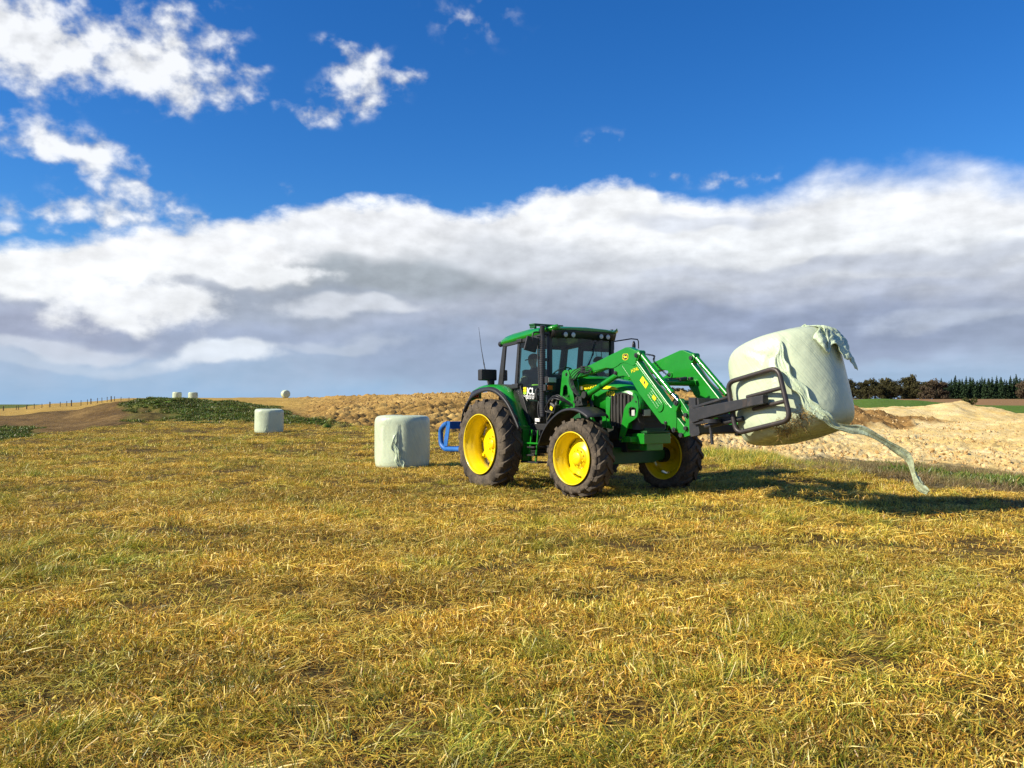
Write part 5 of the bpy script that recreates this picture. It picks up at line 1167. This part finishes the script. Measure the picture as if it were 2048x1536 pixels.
# ---------------------------------------------------------------- scattered ground cover (each one object of kind stuff)
def blade_mat(name, greenish):
    m, nt, b = material(name); at = nt.nodes.new('ShaderNodeAttribute'); at.attribute_name = 'col'; P = worldpos(nt)
    c = S(nt, at.outputs['Color']); n0 = noise(P, .45, 3, .6); n1 = noise(P, 1.7, 3, .6); g = (n0 * .6 + n1 * .4)
    tint = mix(nt, g.step(.47, .63), (1.10, .95, .70), (.84, 1.02, .55))
    if not greenish: tint = mix(nt, g.step(.48, .64), (1.10, .965, .62), (.93, 1.0, .60))
    nb = noise(vmath(P, 'MULTIPLY', (.25, 1.0, 1.0)), .6, 4, .62).step(.34, .64, .76, 1.24)
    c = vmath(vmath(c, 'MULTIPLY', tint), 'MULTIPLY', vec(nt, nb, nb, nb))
    nt.nodes.remove(b); d = nt.nodes.new('ShaderNodeBsdfDiffuse'); t = nt.nodes.new('ShaderNodeBsdfTranslucent'); gl = nt.nodes.new('ShaderNodeBsdfGlossy'); gl.inputs['Roughness'].default_value = .45
    nt.links.new(c.k, d.inputs[0]); nt.links.new(c.k, t.inputs[0]); m1 = nt.nodes.new('ShaderNodeMixShader'); m1.inputs[0].default_value = .18; m2 = nt.nodes.new('ShaderNodeMixShader'); m2.inputs[0].default_value = .05
    nt.links.new(d.outputs[0], m1.inputs[1]); nt.links.new(t.outputs[0], m1.inputs[2]); nt.links.new(m1.outputs[0], m2.inputs[1]); nt.links.new(gl.outputs[0], m2.inputs[2])
    nt.links.new(m2.outputs[0], nt.nodes['Material Output'].inputs[0]); return m
grassm = blade_mat('cut_grass', False); weedm = blade_mat('rough_grass', True)
GOLD = [(.78, .56, .12), (.84, .66, .20), (.68, .46, .08), (.50, .29, .05), (.90, .77, .34), (.34, .18, .035), (.74, .58, .10), (.82, .66, .16)]
OLIV = [(.50, .44, .07), (.58, .52, .09), (.32, .31, .045), (.66, .58, .14)]
GREEN = [(.16, .25, .03), (.24, .34, .04), (.34, .42, .06), (.11, .19, .025)]
def proto(name, n, rad, L, wd, up, cols, r_, lie=False, comb=None, blunt=False):
    vs, fs, cc = [], [], []
    for k in range(n):
        a, q = r_.uniform(0, 6.283), rad * math.sqrt(r_.uniform()); p = Vector((q * math.cos(a), q * math.sin(a), 0)); l = r_.uniform(*L); w = r_.uniform(*wd)
        az_ = r_.uniform(0, 6.283) if comb is None else comb + r_.normal(0, .75)
        if lie: e0 = r_.normal(.12, .16); z0 = abs(r_.normal(.012, .016)); p.z = z0
        else: e0 = r_.uniform(*up)
        h = Vector((math.cos(az_), math.sin(az_), 0)); e1_ = e0 - r_.uniform(.1, .9) * (.6 if blunt else 1.0)
        m_ = p + (h * math.cos(e0) + Vector((0, 0, math.sin(e0)))) * l * .5; t_ = m_ + (h * math.cos(e1_) + Vector((0, 0, math.sin(e1_)))) * l * .5
        sa_ = r_.uniform(0, 6.283); s_ = Vector((math.cos(sa_), math.sin(sa_), 0)) * w * .5
        if lie: s_ = Vector((-h.y, h.x, r_.normal(0, .5))).normalized() * w * .5
        o = len(vs); tw = .8 if blunt else .12
        vs += [p - s_, p + s_, m_ - s_, m_ + s_, t_ - s_ * tw, t_ + s_ * tw]; fs += [(o, o + 1, o + 3, o + 2), (o + 2, o + 3, o + 5, o + 4)]
        c = cols[r_.integers(len(cols))]; f = r_.uniform(.75, 1.2); c = tuple(x * f for x in c); d_ = tuple(x * .55 for x in c)  # root end of each blade darkened: shade between blades put into the colour
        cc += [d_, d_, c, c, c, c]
    me = bpy.data.meshes.new(name); me.from_pydata([tuple(v) for v in vs], [], fs); at = me.color_attributes.new('col', 'FLOAT_COLOR', 'POINT'); at.data.foreach_set('color', np.array([(*c, 1) for c in cc], np.float32).ravel()); return me
def scatter(name, kindlist, pts, rot, scl, idx, label=None):
    """one object: points that carry clumps by geometry nodes"""
    coll = bpy.data.collections.new(name + '_clumps')
    for k, (me, mat) in enumerate(kindlist):
        me.materials.append(mat); coll.objects.link(bpy.data.objects.new('%s_clump_%02d' % (name, k), me))
    me = bpy.data.meshes.new(name); me.vertices.add(len(pts)); me.vertices.foreach_set('co', np.asarray(pts, np.float32).ravel())
    for nm, ty, arr in (('rot', 'FLOAT_VECTOR', rot), ('scl', 'FLOAT_VECTOR', scl), ('idx', 'INT', idx)):
        at = me.attributes.new(nm, ty, 'POINT'); at.data.foreach_set('vector' if ty == 'FLOAT_VECTOR' else 'value', np.asarray(arr, np.int32 if ty == 'INT' else np.float32).ravel())
    o = bpy.data.objects.new(name, me); COL.objects.link(o); o['kind'] = 'stuff'
    if label: o['label'] = label
    ng = bpy.data.node_groups.new(name, 'GeometryNodeTree'); ng.interface.new_socket('Geometry', in_out='INPUT', socket_type='NodeSocketGeometry'); ng.interface.new_socket('Geometry', in_out='OUTPUT', socket_type='NodeSocketGeometry')
    N = ng.nodes; gi, go = N.new('NodeGroupInput'), N.new('NodeGroupOutput'); ip = N.new('GeometryNodeInstanceOnPoints'); ci = N.new('GeometryNodeCollectionInfo')
    ci.inputs['Collection'].default_value = coll; ci.inputs['Separate Children'].default_value = True; ci.inputs['Reset Children'].default_value = True
    def na(nm, ty):
        n = N.new('GeometryNodeInputNamedAttribute'); n.data_type = ty; n.inputs['Name'].default_value = nm; return n.outputs['Attribute']
    L = ng.links; L.new(gi.outputs[0], ip.inputs['Points']); L.new(ci.outputs[0], ip.inputs['Instance']); ip.inputs['Pick Instance'].default_value = True
    L.new(na('idx', 'INT'), ip.inputs['Instance Index']); L.new(na('scl', 'FLOAT_VECTOR'), ip.inputs['Scale'])
    er = N.new('FunctionNodeEulerToRotation'); L.new(na('rot', 'FLOAT_VECTOR'), er.inputs[0]); L.new(er.outputs[0], ip.inputs['Rotation'])
    L.new(ip.outputs[0], go.inputs[0]); md = o.modifiers.new('clumps', 'NODES'); md.node_group = ng; return o
def wedge(n, r0, r1, th0, th1, g=2.0):
    q = rng.uniform(size=n); r = (r0 ** g + q * (r1 ** g - r0 ** g)) ** (1 / g); th = np.radians(rng.uniform(th0, th1, n)); return r * np.sin(th), r * np.cos(th)
pr = np.random.default_rng(3)
kinds = []
for k in range(4): kinds.append((proto('stubble', 34, .12, (.025, .070), (.0036, .0066), (.9, 1.55), GOLD + GOLD + OLIV, pr, blunt=True), grassm))       # 0-3
for k in range(4): kinds.append((proto('litter', 36, .17, (.06, .22), (.0028, .0052), (0, 1), GOLD + GOLD + OLIV, pr, lie=True), grassm))        # 4-7
for k in range(3): kinds.append((proto('hay', 46, .14, (.10, .26), (.0036, .0062), (.02, .42), GOLD[:5] + OLIV[:2], pr, comb=0.0), grassm))            # 8-10
for k in range(3): kinds.append((proto('shoots', 36, .12, (.03, .09), (.003, .0055), (.6, 1.5), GREEN + OLIV, pr), grassm))                  # 11-13
for k in range(2): kinds.append((proto('tussock', 60, .10, (.10, .22), (.003, .006), (.15, 1.1), GREEN[1:3] + OLIV + OLIV, pr, comb=.3), grassm))  # 14-15
P_, R_, S_, I_ = [], [], [], []
def field_pts(n, r0, r1, g, zs, hs):
    x, y = wedge(n, r0, r1, -40, 40, g); z, W, ss, uu = terrain(x, y); k = (W['field'] > .55) & (rng.uniform(size=n) < W['field'] + .1)
    x, y, z = x[k], y[k], z[k]; n = len(x)
    pa = fbm(x * .45, y * .45, 201, 3); pb = fbm(x * .9 + y * .35, y * 1.1, 202, 3); pc = fbm(x * 1.8, y * 1.8, 203, 2)
    u_ = rng.uniform(size=n); idx = np.where(u_ < .42, rng.integers(0, 4, n), np.where(u_ < .94, rng.integers(4, 8, n), rng.integers(11, 14, n)))
    idx = np.where((pb > .12) & (rng.uniform(size=n) < .30), rng.integers(8, 11, n), idx)
    idx = np.where((pa > .12) & (pc > -.1) & (rng.uniform(size=n) < .28), rng.integers(11, 14, n), idx)
    idx = np.where((pa + pb > .30) & (rng.uniform(size=n) < .16), rng.integers(14, 16, n), idx)
    bare = (pc < -.22) & (rng.uniform(size=n) < .62); hgt = np.where(pb < -.2, .8, 1.0) * (1 + .5 * pc)
    s_ = rng.uniform(.75, 1.3, n) * zs; sz = s_ * hs * np.clip(hgt, .6, 1.4)
    rot = np.column_stack([rng.normal(0, .06, n), rng.normal(0, .06, n), np.where((idx >= 8) & (idx < 11), fbm(x * .35, y * .35, 204, 2) * 4 + rng.normal(0, .4, n), rng.uniform(0, 6.28, n))])
    k = ~bare; P_.append(np.column_stack([x, y, z - .004])[k]); R_.append(rot[k]); S_.append(np.column_stack([s_, s_, sz])[k]); I_.append(idx[k])
field_pts(9500, 2.6, 9, 1.6, 1.0, 1.0); field_pts(17000, 9, 24, 1.5, 1.15, 1.0); field_pts(24000, 24, 72, 1.3, 1.9, .75)
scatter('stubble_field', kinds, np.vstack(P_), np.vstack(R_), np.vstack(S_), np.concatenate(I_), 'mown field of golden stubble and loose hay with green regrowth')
# rough grass of the verge beside the field, weeds on the mound
kv = []
for k in range(3): kv.append((proto('verge', 70, .22, (.12, .34), (.005, .010), (.8, 1.5), OLIV + GREEN[:3] + GOLD[:2], pr), weedm))
for k in range(2): kv.append((proto('deadstalk', 50, .25, (.10, .30), (.004, .008), (.2, 1.4), [(.30, .25, .14), (.22, .16, .08), (.16, .11, .06), (.36, .30, .15)], pr), weedm))
for k in range(3): kv.append((proto('weed', 80, .30, (.10, .30), (.018, .045), (.3, 1.4), [(.09, .15, .02), (.13, .21, .03), (.18, .26, .045), (.06, .10, .015), (.26, .22, .07)], pr), weedm))
x, y = wedge(16000, 11, 36, 8, 38, 1.6); z, W, ss, uu = terrain(x, y); n = len(x); pa = fbm(x * .3, y * .3, 301, 3)
k = (W['verge'] > .4); early = ss < 1.75; gl_ = (pa > -.05) & early & (uu < 1720); gr2 = (pa > .08) & (ss > 1.2) & (uu > 1750)
idx = np.where(gl_, rng.integers(0, 3, n), np.where(gr2, rng.integers(5, 8, n), rng.integers(3, 5, n))); keep = k & ((rng.uniform(size=n) < .5) | gl_)
s_ = rng.uniform(.7, 1.25, n) * np.where(gl_, .95, np.where(gr2, .95, .8))
scatter('verge_grass', kv[:5] + kv[5:], np.column_stack([x, y, z])[keep], np.column_stack([rng.normal(0, .1, n), rng.normal(0, .1, n), rng.uniform(0, 6.28, n)])[keep], np.column_stack([s_, s_, s_])[keep], idx[keep], 'rough green and dead grass along the right edge of the field')
x, y = wedge(26000, 50, 100, -34, -10, 2.0); z, W, ss, uu = terrain(x, y); n = len(x); pa = fbm(x * .25, y * .25, 311, 3)
g_ = W['green'] * (uu < 720); k = rng.uniform(size=n) < np.clip(g_ * 1.1 + pa * .5 - .12, 0, 1) * (g_ > .15)
kw = []
for q in range(4): kw.append((proto('moundweed', 90, .40, (.06, .22), (.02, .06), (.3, 1.4), [(.075, .14, .014), (.11, .20, .02), (.15, .25, .03), (.05, .09, .012), (.22, .24, .05), (.20, .14, .045)], pr), weedm))
s_ = rng.uniform(.6, 1.3, n)
scatter('mound_weeds', kw, np.column_stack([x, y, z])[k], np.column_stack([rng.normal(0, .1, n), rng.normal(0, .1, n), rng.uniform(0, 6.28, n)])[k], np.column_stack([s_, s_, s_ * .9])[k], rng.integers(0, 4, n)[k], 'dark green weeds covering the mound behind the field')
# earth clods
def clod(seed):
    b = MB().ball((0, 0, 0), 1, 10); r_ = np.random.default_rng(seed); v = np.array(b.v); o_ = r_.uniform(0, 9, 3)
    f = np.array([1 + .5 * mnoise.noise(Vector(p * 1.3 + o_)) + .25 * mnoise.noise(Vector(p * 3 + o_)) for p in v]); v = v * f[:, None] * np.array([1, .8, .7]); me = bpy.data.meshes.new('clod'); me.from_pydata([tuple(p) for p in v], [], b.f); return me
def earth(name, cols):
    m, nt, b = material(name); P = worldpos(nt); oi = nt.nodes.new('ShaderNodeObjectInfo'); setin(nt, b.inputs['Base Color'], ramp(noise(P, .5, 3) * .6 + S(nt, oi.outputs['Random']) * .4, cols)); b.inputs['Roughness'].default_value = .95; b.inputs['Specular IOR Level'].default_value = .1
    bump(nt, b, noise(P, 14, 4, .7), .8, .05); return m
em = earth('clod_earth', [(.2, (.26, .15, .05)), (.5, (.44, .275, .10)), (.8, (.58, .40, .18))]); es = earth('clod_sand', [(.2, (.44, .26, .09)), (.5, (.62, .42, .18)), (.8, (.76, .57, .30))])
for name, m_, lab, th, sel in (('earth_clods', em, 'loose brown clods on the long spoil bank behind the tractor', (-14, 14), 'spoil'), ('sand_clods', es, 'loose clods on the pale sand of the pit', (9, 36), 'sand')):
    n = 40000 if sel == 'spoil' else 34000; x, y = wedge(n, 24, 95, th[0], th[1], 1.3); z, W, ss, uu = terrain(x, y); pa = fbm(x * .3, y * .3, 321, 3)
    w_ = W[sel] * np.clip(.55 + pa * 1.4, .1, 1)
    if sel == 'spoil': w_ = w_ * (.25 + .75 * sst(ss + .002 * (uu - 800), 4.0, 6.0))
    else: w_ = w_ * (1 - .75 * sst(ss, 3.35, 3.8))
    k = rng.uniform(size=n) < w_; s_ = rng.uniform(.02, .06, n) * (1 + 1.8 * (rng.uniform(size=n) ** 6))
    scatter(name, [(clod(q), m_) for q in range(5)], np.column_stack([x, y, z + s_ * .1])[k], rng.uniform(0, 6.28, (n, 3))[k], np.column_stack([s_, s_, s_])[k], rng.integers(0, 5, n)[k], lab)
